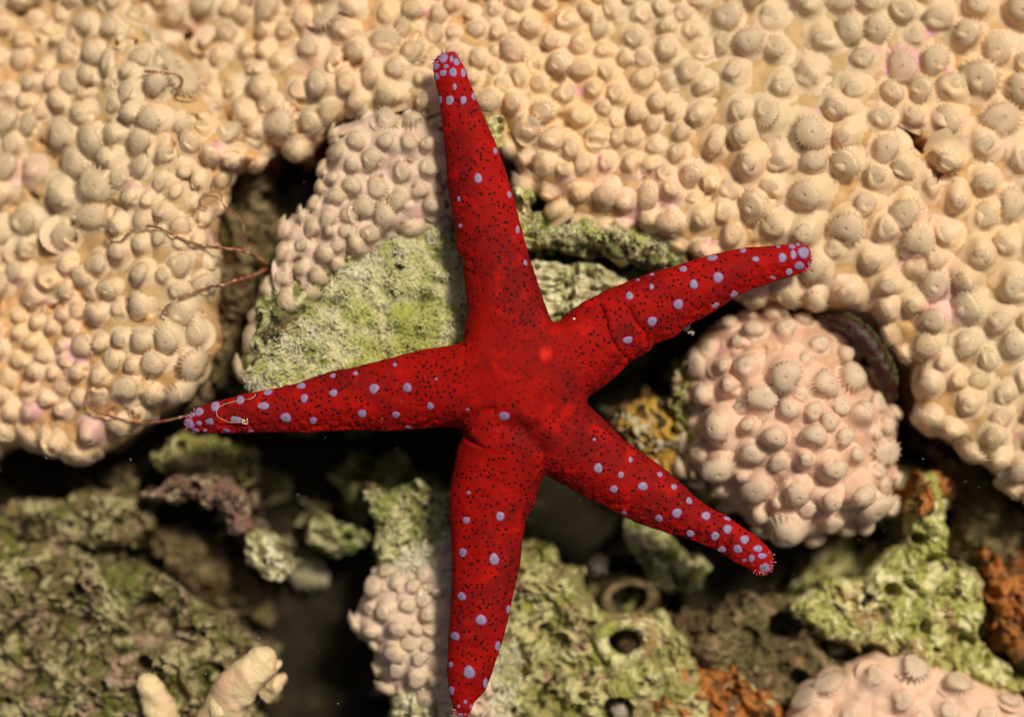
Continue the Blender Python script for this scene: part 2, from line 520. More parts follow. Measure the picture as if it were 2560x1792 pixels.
# low transverse wrinkles
Zt = Zt - np.clip(core / 40, 0, 1) * 1.8 * sstep(.45, .9, fbm(SX * 1.0, SY * 1.0, 34, 2, 33, ridged=True)) * sstep(.0, .4, fbm(SX, SY, 150, 2, 34))
for pts, w_, dp in CREASES:
    Zt = Zt - dp * np.exp(-(seg_dist(SX, SY, pts) / w_) ** 2) * np.clip(core / 20, 0, 1)
Zt = np.maximum(Zt, 0.12 * core)


def star_base(x, y):
    # tips lie a little lower than the disc, arms follow the reef
    cx, cy = P(1280, 960, ZB)
    r = np.hypot(x - cx, y - cy)
    return ZB + 6 * np.sin(x / 240.0 + 1) + 5 * np.sin(y / 190.0) - 0.012 * r


BZ = star_base(SX, SY)
HS = HF(sxs[0], sys_[0], st, BZ + Zt, SD)
keep = SD > -st * 0.95
used, q = grid_faces(keep)
gl = np.hypot(gxd, gyd) + 1e-6
push = np.clip(-SD, 0, None) + 0.0
VX = SX + gxd / gl * push; VY = SY + gyd / gl * push
zt = np.where(SD > 0, Zt, 0)
top = np.stack([VX[used], VY[used], (BZ + zt)[used]], 1)
bot = np.stack([VX[used], VY[used], (BZ - 0.28 * core * (SD > 0) - (SD > 0) * .5)[used]], 1)
inner = (SD[used] > 0)
n = len(top)
bidx = np.arange(n); bidx[inner] = n + np.arange(inner.sum())
V = np.vstack([top, bot[inner]])
qb = bidx[q][:, ::-1]
# attribute: distance to spine of each arm tip is not needed; colour uses position only
star_o = (*P(1280, 960, ZB), 0.0)

ms = bpy.data.materials.new('starfish_skin'); ms.use_nodes = True
nt = ms.node_tree; N = nt.nodes; L = nt.links; b = N['Principled BSDF']
geo = N.new('ShaderNodeNewGeometry')


def noise_n(size, det, lo, hi, off=0.0):
    a = N.new('ShaderNodeVectorMath'); a.operation = 'ADD'; a.inputs[1].default_value = (off, off * 2, off * 3)
    L.new(geo.outputs['Position'], a.inputs[0])
    z = N.new('ShaderNodeTexNoise'); z.inputs['Scale'].default_value = 1 / (size * S); z.inputs['Detail'].default_value = det
    L.new(a.outputs[0], z.inputs['Vector'])
    r = N.new('ShaderNodeMapRange'); r.interpolation_type = 'SMOOTHSTEP'
    r.inputs[1].default_value = lo; r.inputs[2].default_value = hi
    L.new(z.outputs[0], r.inputs[0])
    return z.outputs[0], r.outputs[0]


def mixn(fac, a, c):
    x = N.new('ShaderNodeMix'); x.data_type = 'RGBA'
    L.new(fac, x.inputs[0])
    if isinstance(a, tuple): x.inputs[6].default_value = (*a, 1)
    else: L.new(a, x.inputs[6])
    x.inputs[7].default_value = (*c, 1)
    return x.outputs[2]


_, f1 = noise_n(160, 4, .42, .66)
_, f2 = noise_n(50, 4, .50, .75, .3)
nz3, f3 = noise_n(5, 3, .3, .7, .5)
c_ = mixn(f1, (0.30, 0.0048, 0.003), (0.17, 0.005, 0.0045))
c_ = mixn(f2, c_, (0.42, 0.007, 0.003))
# pores: tiny dark dots in loose clusters, absent from arm tips and parts of the disc (mask is a painted attribute)
at = N.new('ShaderNodeAttribute'); at.attribute_name = 'pores'
vor = N.new('ShaderNodeTexVoronoi'); vor.feature = 'F1'; vor.inputs['Scale'].default_value = 1 / (13.0 * S)
vor.inputs['Randomness'].default_value = 0.95
wob_n = N.new('ShaderNodeTexNoise'); wob_n.inputs['Scale'].default_value = 1 / (4 * S)
L.new(geo.outputs['Position'], wob_n.inputs['Vector'])
L.new(geo.outputs['Position'], vor.inputs['Vector'])
wa = N.new('ShaderNodeMath'); wa.operation = 'MULTIPLY_ADD'; wa.inputs[1].default_value = .16; wa.inputs[2].default_value = -.08
L.new(wob_n.outputs[0], wa.inputs[0])
wd = N.new('ShaderNodeMath'); wd.operation = 'ADD'
L.new(vor.outputs['Distance'], wd.inputs[0]); L.new(wa.outputs[0], wd.inputs[1])
pr = N.new('ShaderNodeMapRange'); pr.inputs[1].default_value = .315; pr.inputs[2].default_value = .235
L.new(wd.outputs[0], pr.inputs[0])
pm = N.new('ShaderNodeMath'); pm.operation = 'MULTIPLY'
L.new(pr.outputs[0], pm.inputs[0]); L.new(at.outputs['Fac'], pm.inputs[1])
c_ = mixn(pm.outputs[0], c_, (0.035, 0.004, 0.005))
L.new(c_, b.inputs['Base Color'])
b.inputs['Roughness'].default_value = .7
b.inputs['Specular IOR Level'].default_value = .06
b.inputs['Subsurface Weight'].default_value = .1
b.inputs['Subsurface Radius'].default_value = (1, .1, .05)
b.inputs['Subsurface Scale'].default_value = 8 * S
bp = N.new('ShaderNodeBump'); bp.inputs['Strength'].default_value = .4; bp.inputs['Distance'].default_value = 1.5 * S
L.new(nz3, bp.inputs['Height'])
bp2 = N.new('ShaderNodeBump'); bp2.inputs['Strength'].default_value = .6; bp2.inputs['Distance'].default_value = 3 * S; bp2.invert = True
L.new(pm.outputs[0], bp2.inputs['Height']); L.new(bp.outputs[0], bp2.inputs['Normal'])
L.new(bp2.outputs[0], b.inputs['Normal'])

starfish = thing('starfish', 'bright red five armed starfish with lavender spots sprawled across the reef', 'starfish', star_o)
me = mesh('body', V, np.vstack([q, qb]), None, [ms], origin=star_o)
att = me.attributes.new('pores', 'FLOAT', 'POINT')
pmask = np.clip(0.35 + 1.5 * fbm(V[:, 0], V[:, 1], 120, 3, 44) + .8, 0, 1)
cx, cy = P(1240, 880, ZB + 70)
for (mx, my, mr) in [(1240, 880, 90), (1180, 800, 60), (1210, 960, 60), (1370, 880, 60), (1230, 690, 50), (1350, 1010, 70), (1420, 830, 40), (1190, 1130, 50)]:
    c0 = P(mx, my, ZB + 70)
    pmask *= 1 - 0.8 * np.exp(-((V[:, 0] - c0[0]) ** 2 + (V[:, 1] - c0[1]) ** 2) / mr ** 2)
for (mx, my, mr) in [(1110, 170, 75), (480, 1055, 70), (1150, 1780, 60), (1900, 1400, 60), (2000, 640, 60)]:
    c0 = P(mx, my, ZB + 20)
    pmask *= 1 - np.exp(-(((V[:, 0] - c0[0]) ** 2 + (V[:, 1] - c0[1]) ** 2) / mr ** 2) ** 2)
att.data.foreach_set('value', np.clip(pmask * 1.6, 0, 1).astype(np.float32))
link('body', me, starfish, star_o, star_o)

mspot = bpy.data.materials.new('lavender_tubercle'); mspot.use_nodes = True
nt = mspot.node_tree; N = nt.nodes; L = nt.links; b = N['Principled BSDF']
at = N.new('ShaderNodeAttribute'); at.attribute_name = 'rim'
r_ = N.new('ShaderNodeValToRGB'); r_.color_ramp.elements[0].color = (.20, .18, .24, 1)
r_.color_ramp.elements[1].color = (.34, .03, .18, 1); r_.color_ramp.elements[1].position = 1
e_ = r_.color_ramp.elements.new(.72); e_.color = (.26, .22, .34, 1)
L.new(at.outputs['Fac'], r_.inputs[0]); L.new(r_.outputs[0], b.inputs['Base Color'])
b.inputs['Roughness'].default_value = .5; b.inputs['Specular IOR Level'].default_value = .25
b.inputs['Subsurface Weight'].default_value = .2; b.inputs['Subsurface Scale'].default_value = 6 * S
nz = N.new('ShaderNodeTexNoise'); nz.inputs['Scale'].default_value = 1 / (3 * S)
geo = N.new('ShaderNodeNewGeometry'); L.new(geo.outputs['Position'], nz.inputs['Vector'])
bp = N.new('ShaderNodeBump'); bp.inputs['Strength'].default_value = .5; bp.inputs['Distance'].default_value = 1.2 * S
L.new(nz.outputs[0], bp.inputs['Height']); L.new(bp.outputs[0], b.inputs['Normal'])

SP = []
R2 = [(708,372,28,32),(762,377,12,22),(795,397,21,24),(663,425,20,22),(727,425,18,14),(709,468,23,23),(772,463,25,32),(838,466,17,28),(665,492,18,24),(782,554,14,21),(750,640,26,38),(838,640,20,28),(903,617,12,24),(690,640,12,26),(1042,963,13,21),(932,1137,25,33),(1132,1242,15,20),(808,1270,10,16),(817,1441,12,14),(1184,1464,13,25)]
R5 = [(1234,197,13,17),(1897,407,24,26),(2038,348,14,18),(2208,462,30,33),(2042,570,31,30),(1887,689,31,23),(2040,270,12,10),(1950,305,10,8),(400,845,13,14),(150,900,16,14),(267,998,33,30),(478,992,28,30),(192,1158,29,25),(407,1166,26,21),(626,1108,23,23),(865,1132,11,8),(665,936,9,9),(5,915,17,15),(8,1026,26,24),(484,1245,20,10),(1097,1174,38,26),(1673,1322,11,9),(1698,1504,27,33),(1905,1450,14,18),(1842,1547,20,21),(2091,1544,17,17)]
R4 = [(1205,1222,34,34),(1228,1165,22,14),(1270,1145,28,26),(1268,1215,18,20),(1336,1203,32,30),(1372,1110,28,30),(1532,1070,27,26),(1497,1189,44,33),(1678,1108,38,25),(1708,1021,28,17),(1921,980,27,20),(1940,1060,23,28),(1822,1184,35,30),(1997,1203,23,22),(1248,1265,22,14),(1310,1268,20,12),(1443,1266,25,13),(1600,1270,18,8)]
R6 = [(890,132,38,38),(825,145,22,30),(755,164,28,30),(862,216,32,25),(798,253,25,22),(815,92,22,16),(855,80,15,10),(928,210,12,12),(697,293,26,15),(728,94,15,8),(585,173,23,18),(503,118,20,14),(454,146,9,8),(308,165,32,18),(345,290,34,33),(190,333,26,31),(448,393,31,22),(327,467,25,18),(122,235,24,20)]
R8 = [(871,176,15,11),(856,351,23,24),(1072,326,28,30),(833,558,25,29),(1034,600,31,39),(826,837,27,27),(1125,920,13,25),(950,986,35,34),(784,1091,27,28),(1057,1155,17,33),(756,1272,15,18),(874,1321,37,42),(979,1390,14,32),(760,1437,18,28),(850,1510,12,13),(808,1537,10,12),(886,1540,8,14),(820,1590,18,13),(833,1565,6,6),(1797,154,25,25),(1982,135,31,28),(2181,140,20,18),(2278,228,20,22),(2199,306,31,30),(2083,341,24,23),(1862,306,17,13),(2285,437,25,22)]
R9 = [(267,323,29,28),(328,453,31,28),(405,408,29,29),(403,341,20,12),(366,537,29,20),(469,535,31,27),(513,475,30,28),(600,533,31,23),(627,579,31,18),(558,595,20,24),(512,607,16,13),(641,655,36,30)]
for R, ox, oy in ((R2, 830, 0), (R5, 830, 580), (R4, 0, 580), (R6, 1660, 580), (R8, 830, 1162), (R9, 1660, 1162)):
    for X, Y, a, c in R:
        SP.append((ox + .392 * X, oy + .392 * Y, .392 * a, .392 * c))
SP.sort(key=lambda s: -s[2] * s[3])
spot_list = []
for i, (px, py, ra, rb) in enumerate(SP[:120]):
    z = 80.0
    for _ in range(4):
        x, y = P(px, py, z)
        z = float(HS.z(x, y))
    dd = float(HS.d(x, y))
    if dd < 1.5:    # keep it on the body
        g = np.array([HS.d(x + 4, y) - HS.d(x - 4, y), HS.d(x, y + 4) - HS.d(x, y - 4)]); g = g / (np.linalg.norm(g) + 1e-6)
        x, y = np.array([x, y]) + g * (2.5 - dd); z = float(HS.z(x, y))
    nn = HS.nrm(x, y, 7)
    ref = np.array([1.0, 0, 0]) if abs(nn[0]) < .9 else np.array([0, 1.0, 0])
    u = ref - nn * ref.dot(nn); u /= np.linalg.norm(u); v = np.cross(nn, u)
    # undo the foreshortening: near-edge spots are rounder on the body than they look
    f = 1 / max(.45, nn[2])
    A, B = ra * (1 + (f - 1) * abs(nn[0]) / (abs(nn[0]) + abs(nn[1]) + 1e-6)), rb * (1 + (f - 1) * abs(nn[1]) / (abs(nn[0]) + abs(nn[1]) + 1e-6))
    hgt = 0.22 * min(A, B)
    Vv = []; rim = []
    prof = [(0, 1), (.35, .95), (.62, .8), (.82, .52), (.95, .18), (1.05, -.12), (1.1, -.5)]
    ns = 22
    ph = random.random() * 6.28
    for kk, (r0, h0) in enumerate(prof):
        for s_ in range(1 if r0 == 0 else ns):
            a = 2 * math.pi * s_ / ns
            rr = r0 * (1 + .05 * math.sin(3 * a + ph) + .04 * math.sin(2 * a - ph))
            Vv.append(np.array([x, y, z]) + u * (A * rr * math.cos(a)) + v * (B * rr * math.sin(a)) + nn * (h0 * hgt))
            rim.append(min(1, r0 * 0.98))
    qd = []; tr = []
    for s_ in range(ns):
        tr.append((0, 1 + s_, 1 + (s_ + 1) % ns))
    for kk in range(len(prof) - 2):
        o1 = 1 + kk * ns; o2 = o1 + ns
        for s_ in range(ns):
            s2 = (s_ + 1) % ns
            qd.append((o1 + s_, o2 + s_, o2 + s2, o1 + s2))
    org = np.array([x, y, z])
    spot_list.append((Vv, qd, tr, rim, org))
for i, (Vv, qd, tr, rim, org) in enumerate(spot_list[:100]):
    me = mesh('tubercle', Vv, qd, tr, [mspot], origin=org)
    a_ = me.attributes.new('rim', 'FLOAT', 'POINT'); a_.data.foreach_set('value', np.array(rim, np.float32))
    link('tubercle', me, starfish, org, star_o)
if len(spot_list) > 100:
    g = Geo(); rr_ = []
    for Vv, qd, tr, rim, org in spot_list[100:]:
        g.add(Vv, qd, tr); rr_ += rim
    o = g.build('small_tubercles', [mspot], starfish, star_o, star_o); o['kind'] = 'stuff'
    a_ = o.data.attributes.new('rim', 'FLOAT', 'POINT'); a_.data.foreach_set('value', np.array(rr_, np.float32))

# madreporite: the orange-red sieve plate on the disc
mmad = bpy.data.materials.new('sieve_plate'); mmad.use_nodes = True
nt = mmad.node_tree; N = nt.nodes; L = nt.links; b = N['Principled BSDF']
at = N.new('ShaderNodeAttribute'); at.attribute_name = 'rim'
r_ = N.new('ShaderNodeValToRGB'); r_.color_ramp.elements[0].color = (.62, .02, .006, 1)
r_.color_ramp.elements[0].position = .35; r_.color_ramp.elements[1].color = (.29, .005, .003, 1)
nz = N.new('ShaderNodeTexNoise'); nz.inputs['Scale'].default_value = 1 / (9 * S)
geo = N.new('ShaderNodeNewGeometry'); L.new(geo.outputs['Position'], nz.inputs['Vector'])
ma = N.new('ShaderNodeMath'); ma.operation = 'MULTIPLY_ADD'; ma.inputs[1].default_value = .7
mb = N.new('ShaderNodeMath'); mb.operation = 'SUBTRACT'; mb.inputs[1].default_value = .35
L.new(nz.outputs[0], ma.inputs[0]); L.new(at.outputs['Fac'], ma.inputs[2]); L.new(ma.outputs[0], mb.inputs[0])
L.new(mb.outputs[0], r_.inputs[0]); L.new(r_.outputs[0], b.inputs['Base Color'])
b.inputs['Roughness'].default_value = .7; b.inputs['Specular IOR Level'].default_value = .06
bp = N.new('ShaderNodeBump'); bp.inputs['Strength'].default_value = .6; bp.inputs['Distance'].default_value = 1.5 * S
L.new(nz.outputs[0], bp.inputs['Height']); L.new(bp.outputs[0], b.inputs['Normal'])
x, y = P(1363, 886, 120); z = float(HS.z(x, y)); nn = HS.nrm(x, y, 10)
g = Geo(); Vv = [(x, y, z + 3.2)]; ns = 28; prof = [(.4, 2.4), (.75, 1.8), (1.05, 1.0), (1.25, -.8)]; rimv = [0.0]
for r0, h0 in prof:
    for s_ in range(ns):
        a = 2 * math.pi * s_ / ns
        rr = r0 * (1 + .05 * math.sin(2 * a) + .03 * math.sin(3 * a + 1)); rimv.append(min(1, r0))
        xx, yy = x + 18 * rr * math.cos(a), y + 21 * rr * math.sin(a)
        Vv.append((xx, yy, float(HS.z(xx, yy)) + h0))
tr = [(0, 1 + s_, 1 + (s_ + 1) % ns) for s_ in range(ns)]
qd = [(1 + k * ns + s_, 1 + (k + 1) * ns + s_, 1 + (k + 1) * ns + (s_ + 1) % ns, 1 + k * ns + (s_ + 1) % ns) for k in range(3) for s_ in range(ns)]
g.add(Vv, qd, tr); o = g.build('madreporite', [mmad], starfish, (x, y, z), star_o)
a_ = o.data.attributes.new('rim', 'FLOAT', 'POINT'); a_.data.foreach_set('value', np.array(rimv, np.float32))

# spine tufts round each arm tip, and a few along the flanks
mspine = material('tip_spine', (0.42, 0.05, 0.05), [((0.40, .25, .3), 6, .5, .6, 1, 98)], rough=.5)
for (tx, ty), nrmdir in (((1113, 150), (-.25, 1)), ((482, 1052), (-1, .05)), ((1152, 1775), (-.1, -1)), ((1905, 1405), (.75, -.6)), ((2003, 645), (1, .1))):
    g = Geo(); c0 = P(tx, ty, ZB); k = 0
    dists = np.hypot(STAR[:, 0] - c0[0], STAR[:, 1] - c0[1])
    cand = np.where(dists < 62)[0]
    for _ in range(58):
        ii = random.choice(list(cand)); p = STAR[ii]
        d_ = p - c0; d_ = d_ / (np.linalg.norm(d_) + 1e-6)
        if d_.dot(np.array(nrmdir) / np.linalg.norm(nrmdir)) < -0.1: continue
        base_ = p - d_ * random.uniform(1, 14)
        zz = float(HS.z(*base_)) if HS.d(*base_) > 0 else ZB
        ln = random.uniform(5, 11)
        dirv = np.array([d_[0] + random.uniform(-.3, .3), d_[1] + random.uniform(-.3, .3), random.uniform(-.1, .6)])
        b0 = np.array([base_[0], base_[1], zz - 1.5])
        tube(g, [b0, b0 + dirv * ln * .6, b0 + dirv * ln], [1.6, 1.1, .35], 5)
    g.build('spine_tuft', [mspine], starfish, (c0[0], c0[1], ZB), star_o)


# ------------------------------------------------------------------ seabed far below, in the crevices
xs = np.arange(-4200, 4200, 24.0); ys = np.arange(-4200, 4200, 24.0)
X, Y = np.meshgrid(xs, ys)
Z = -430 + 90 * fbm(X, Y, 420, 5, 301, .55) + 25 * fbm(X, Y, 60, 3, 302)
used, q = grid_faces(np.ones(X.shape, bool))
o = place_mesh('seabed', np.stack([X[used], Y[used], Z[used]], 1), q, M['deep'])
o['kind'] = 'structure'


# ------------------------------------------------------------------ rocks
def rough_noise(amp, size, seed, fine=2.2, ridge=.5):
    r_ = np.random.default_rng(seed + 7000)

    def f(X, Y, D):
        e = np.clip((D + 40) / 40, 0, 1)
        wx = 60 * fbm(X, Y, 150, 3, seed + 61); wy = 60 * fbm(X, Y, 150, 3, seed + 62)
        m = sstep(-.25, .30, fbm(X, Y, size * 1.3, 3, seed + 63))
        a = fbm(X + wx, Y + wy, size, 6, seed, .52)
        r = fbm(X + wx * 1.6, Y - wy * 1.4, size * .8, 5, seed + 50, .5, ridged=True) - .35
        lumps = np.abs(fbm(X + wx, Y + wy, 62, 3, seed + 64, .5)) * 42
        cav = sstep(.10, .38, fbm(X + wx * .8, Y + wy * .8, 58, 4, seed + 65)) * 34 * (.25 + .75 * m)
        z = amp * (1.9 * a * (1 - ridge * .6) + 1.1 * r * ridge) + lumps - cav + (.4 + m) * (6 * fbm(X, Y, 20, 3, seed + 88) + fine * fbm(X, Y, 9, 2, seed + 90))
        n = int((D > 0).sum() * (X[0, 1] - X[0, 0]) ** 2 / 5200)
        x0, x1, y0, y1 = X.min(), X.max(), Y.min(), Y.max()
        ys_, xs_ = np.where(D > 8)
        for _ in range(n):
            k = r_.integers(len(xs_)); cx, cy = X[ys_[k], xs_[k]], Y[ys_[k], xs_[k]]
            R = r_.uniform(3.5, 9) if r_.random() < .8 else r_.uniform(9, 19)
            stp = X[0, 1] - X[0, 0]; w_ = int(R * 2.2 / stp) + 2
            sl = (slice(max(0, ys_[k] - w_), ys_[k] + w_), slice(max(0, xs_[k] - w_), xs_[k] + w_))
            d = np.hypot(X[sl] - cx, (Y[sl] - cy) * r_.uniform(.75, 1.3)) + .25 * R * fbm(X[sl], Y[sl], R * 1.5, 2, seed)
            z[sl] += -R * 2.4 * sstep(R * 1.05, R * .6, d) + R * .3 * np.exp(-((d - R * 1.3) / (R * .35)) ** 2)
        return e * z
    return f


def hole(cx, cy, r, deep, rim=0, rw=.35, z=0):
    c = P(cx * 1.115, cy * 1.115, z)
    r *= 1.115

    def f(X, Y, D):
        d = np.hypot(X - c[0], Y - c[1]) + 5 * fbm(X, Y, 30, 3, int(cx))
        return -deep * sstep(r * 1.08, r * .72, d) + rim * np.exp(-((d - r * 1.15) / (r * rw)) ** 2)
    return f


def add(*fs):
    return lambda X, Y, D: sum(f(X, Y, D) for f in fs)


ROCKS = {}


def rock(key, name, label, poly, z, mat, edge=60, drop=70, amp=34, size=130, seed=1, depth=300, holes=(), step=3.2, warp=(42, 85), group=None, ztop=None, ridge=.5, cat='rock'):
    pl = catmull(Q(poly, z), 4)
    V, q, hf = mound(pl, ztop if ztop else z, edge, drop, depth, step, add(rough_noise(amp, size, seed, ridge=ridge), *holes), warp, seed, margin=60)
    o = (float(pl[:, 0].mean()), float(pl[:, 1].mean()), z - depth)
    t = place_mesh(name, V, q, M[mat], origin=o)
    tag(t, label, cat, group)
    ROCKS[key] = hf
    return t, hf, o


# centre-bottom rock with tube holes
rock('r1', 'reef_rock', 'yellow green pitted rock right of the lower starfish arm, riddled with round holes',
     [(1030, 1400), (1100, 1330), (1130, 1250), (1180, 1205), (1240, 1235), (1300, 1290), (1350, 1345), (1420, 1375), (1480, 1370), (1520, 1420), (1560, 1490), (1590, 1560), (1620, 1640), (1640, 1800), (1000, 1800), (1010, 1600)],
     -140, 'mixrock', 70, 80, 46, 170, 3,
     holes=[hole(1400, 1440, 40, 120, 16, z=-130), hole(1385, 1592, 34, 90, 6, z=-130), hole(1255, 1440, 22, 30, 0, z=-130), hole(1310, 1560, 14, 40, z=-130),
            hole(1268, 1405, 10, 30, z=-130), hole(1290, 1590, 16, 35, z=-130), hole(1200, 1250, 18, 35, z=-130)])
rock('r1b', 'reef_rock', 'small mossy rock in the shade under the lower right starfish arm',
     [(1400, 1170), (1470, 1180), (1540, 1230), (1590, 1280), (1560, 1330), (1500, 1330), (1450, 1290), (1410, 1240)], -215, 'greenrock', 60, 60, 34, 120, 7)
rock('r2', 'reef_rock', 'pale yellow green rock at the lower right with a shallow crater and dark holes',
     [(1790, 1350), (1850, 1310), (1920, 1290), (1980, 1250), (2030, 1200), (2050, 1120), (2080, 1060), (2110, 1080), (2130, 1160), (2120, 1230), (2170, 1260), (2200, 1300), (2225, 1370), (2200, 1440), (2260, 1500), (2330, 1560), (2200, 1560), (2060, 1500), (1930, 1470), (1850, 1440), (1810, 1400)],
     -125, 'palerock', 55, 70, 30, 150, 9, ridge=.35,
     holes=[hole(2002, 1325, 20, 80, 5, z=-120), hole(2062, 1208, 15, 60, 4, z=-120), hole(1912, 1355, 14, 26, z=-120),
            hole(2105, 1290, 50, 30, 12, .25, z=-120), hole(2170, 1440, 22, 40, z=-120), hole(1965, 1475, 30, 60, z=-120), hole(2040, 1410, 13, 20, z=-120)])
rock('r2b', 'reef_rock', 'dark brown rock at the far right edge below the big coral sheet',
     [(2080, 1000), (2200, 1050), (2300, 1130), (2420, 1200), (2420, 1500), (2300, 1520), (2240, 1420), (2220, 1320), (2150, 1240), (2140, 1100)],
     -270, 'brownrock', 80, 80, 60, 170, 13, depth=200)
rock('r9', 'reef_rock', 'brown rock with dark sockets between the holed rock and the pale crater rock',
     [(1480, 1400), (1560, 1370), (1700, 1330), (1800, 1380), (1850, 1450), (1900, 1500), (1850, 1600), (1850, 1780), (1560, 1780), (1560, 1500)],
     -190, 'brownrock', 70, 60, 55, 160, 15,
     holes=[hole(1758, 1405, 36, 110, 0, z=-200), hole(1600, 1300, 60, 90, 0, z=-200), hole(1790, 1520, 24, 60, z=-200)])
rock('r10', 'reef_rock', 'pitted rock crest along the lower right edge under the coral cushion',
     [(1950, 1500), (2060, 1490), (2160, 1520), (2260, 1560), (2360, 1640), (2360, 1800), (1900, 1800), (1850, 1640)], -220, 'mixrock', 60, 60, 34, 140, 17)
# green rock left of the lower arm
rock('r3', 'reef_rock', 'bright green rock left of the lower starfish arm, above the small coral boulder',
     [(800, 1085), (860, 1095), (930, 1080), (990, 1100), (1060, 1130), (1080, 1230), (1010, 1270), (930, 1260), (860, 1270), (830, 1240), (850, 1180), (810, 1130)],
     -150, 'algaerock', 55, 60, 34, 110, 19)
rock('r3b', 'reef_rock', 'small dim olive rock with one dark hole in the lower left crevice',
     [(690, 1160), (740, 1150), (790, 1180), (830, 1200), (810, 1240), (740, 1245), (690, 1220)], -240, 'greenrock', 45, 45, 22, 90, 21, holes=[hole(775, 1208, 12, 50, z=-200)])
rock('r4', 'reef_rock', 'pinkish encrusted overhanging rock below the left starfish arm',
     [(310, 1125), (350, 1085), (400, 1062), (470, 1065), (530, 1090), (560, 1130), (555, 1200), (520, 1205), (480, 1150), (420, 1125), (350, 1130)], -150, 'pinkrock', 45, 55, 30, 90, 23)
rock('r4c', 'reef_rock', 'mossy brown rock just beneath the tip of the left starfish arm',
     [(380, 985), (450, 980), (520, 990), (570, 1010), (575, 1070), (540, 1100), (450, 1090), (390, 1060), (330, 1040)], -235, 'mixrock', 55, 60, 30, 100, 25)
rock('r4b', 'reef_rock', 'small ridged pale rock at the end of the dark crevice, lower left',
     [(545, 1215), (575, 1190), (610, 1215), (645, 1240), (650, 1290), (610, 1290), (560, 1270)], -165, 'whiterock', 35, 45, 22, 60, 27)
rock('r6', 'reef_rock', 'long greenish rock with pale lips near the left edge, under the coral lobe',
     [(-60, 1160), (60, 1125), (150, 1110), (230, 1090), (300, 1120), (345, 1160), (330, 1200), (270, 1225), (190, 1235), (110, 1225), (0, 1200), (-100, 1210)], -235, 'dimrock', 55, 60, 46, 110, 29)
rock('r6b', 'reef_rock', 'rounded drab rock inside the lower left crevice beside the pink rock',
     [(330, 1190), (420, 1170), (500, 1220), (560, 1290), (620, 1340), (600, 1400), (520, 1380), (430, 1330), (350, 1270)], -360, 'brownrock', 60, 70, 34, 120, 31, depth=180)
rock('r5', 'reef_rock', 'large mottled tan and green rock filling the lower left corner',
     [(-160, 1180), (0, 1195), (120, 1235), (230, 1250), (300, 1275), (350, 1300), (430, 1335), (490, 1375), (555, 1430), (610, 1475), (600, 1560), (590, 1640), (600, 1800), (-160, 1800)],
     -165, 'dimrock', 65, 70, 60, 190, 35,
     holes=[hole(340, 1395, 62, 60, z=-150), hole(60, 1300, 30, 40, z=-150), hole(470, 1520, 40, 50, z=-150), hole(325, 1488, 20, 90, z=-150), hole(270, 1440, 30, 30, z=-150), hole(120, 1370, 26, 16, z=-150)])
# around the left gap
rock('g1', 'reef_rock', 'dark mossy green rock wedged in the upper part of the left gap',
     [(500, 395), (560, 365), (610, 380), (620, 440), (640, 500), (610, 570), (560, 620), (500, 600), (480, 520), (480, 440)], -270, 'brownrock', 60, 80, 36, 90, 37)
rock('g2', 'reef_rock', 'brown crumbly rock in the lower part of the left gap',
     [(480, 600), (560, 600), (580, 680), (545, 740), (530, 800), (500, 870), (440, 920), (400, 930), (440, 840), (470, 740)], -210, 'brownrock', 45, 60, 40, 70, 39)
# under the star
_, hf_alg, _ = rock('alg', 'algae_covered_rock', 'sunlit rock coated in yellow green algae between the top and left starfish arms', 
     [(545, 862), (543, 800), (560, 720), (600, 640), (680, 570), (780, 520), (900, 500), (1010, 500), (1110, 540), (1110, 780), (1040, 830), (900, 880), (760, 900), (620, 895)],
     -52, 'algaerock', 60, 70, 26, 120, 41, ztop=lambda X, Y: -50 + 10 * np.sin(X / 160) + 8 * np.cos(Y / 120))
_, hf_led, _ = rock('led', 'rock_ledge', 'dark green rock ledge with pale crumbly rim above the right starfish arm',
     [(1165, 500), (1210, 488), (1300, 492), (1400, 508), (1480, 530), (1545, 575), (1545, 610), (1470, 612), (1400, 590), (1320, 575), (1250, 570), (1190, 560), (1150, 590), (1150, 520)],
     -80, 'ledgerock', 34, 60, 34, 80, 43, holes=[hole(1268, 577, 12, 40, z=-60)])
rock('pst', 'reef_rock', 'pale cream chalky rock in the angle between the top and right starfish arms',
     [(1150, 590), (1200, 590), (1260, 585), (1330, 590), (1385, 620), (1400, 660), (1350, 700), (1290, 730), (1240, 760), (1190, 720), (1160, 650)],
     -80, 'whiterock', 40, 60, 44, 80, 45, ridge=.8)
rock('cr1', 'reef_rock', 'thin upright pale rock sliver touching the right side of the top arm',
     [(1150, 425), (1175, 412), (1195, 440), (1200, 500), (1205, 545), (1160, 550), (1140, 500)], -45, 'palerock', 20, 40, 18, 50, 47)
rock('cr2', 'reef_rock', 'small yellowish rock knob beside the top arm, highest of the bare rocks',
     [(1075, 265), (1110, 262), (1135, 285), (1120, 320), (1105, 350), (1080, 330)], -38, 'palerock', 20, 40, 16, 40, 49)
rock('or1', 'ochre_rock', 'ochre and grey rock seen between the two right hand starfish arms',
     [(1370, 950), (1400, 915), (1450, 900), (1500, 905), (1520, 950), (1525, 1030), (1500, 1070), (1440, 1040)], -150, 'ochrerock', 45, 60, 26, 80, 51)
rock('or2', 'reef_rock', 'narrow brown and cream rock edge along the left foot of the coral knob',
     [(1510, 850), (1530, 820), (1560, 800), (1600, 830), (1600, 1000), (1610, 1100), (1570, 1115), (1530, 1080), (1515, 1000), (1505, 920)], -150, 'mixrock', 22, 50, 34, 50, 53)
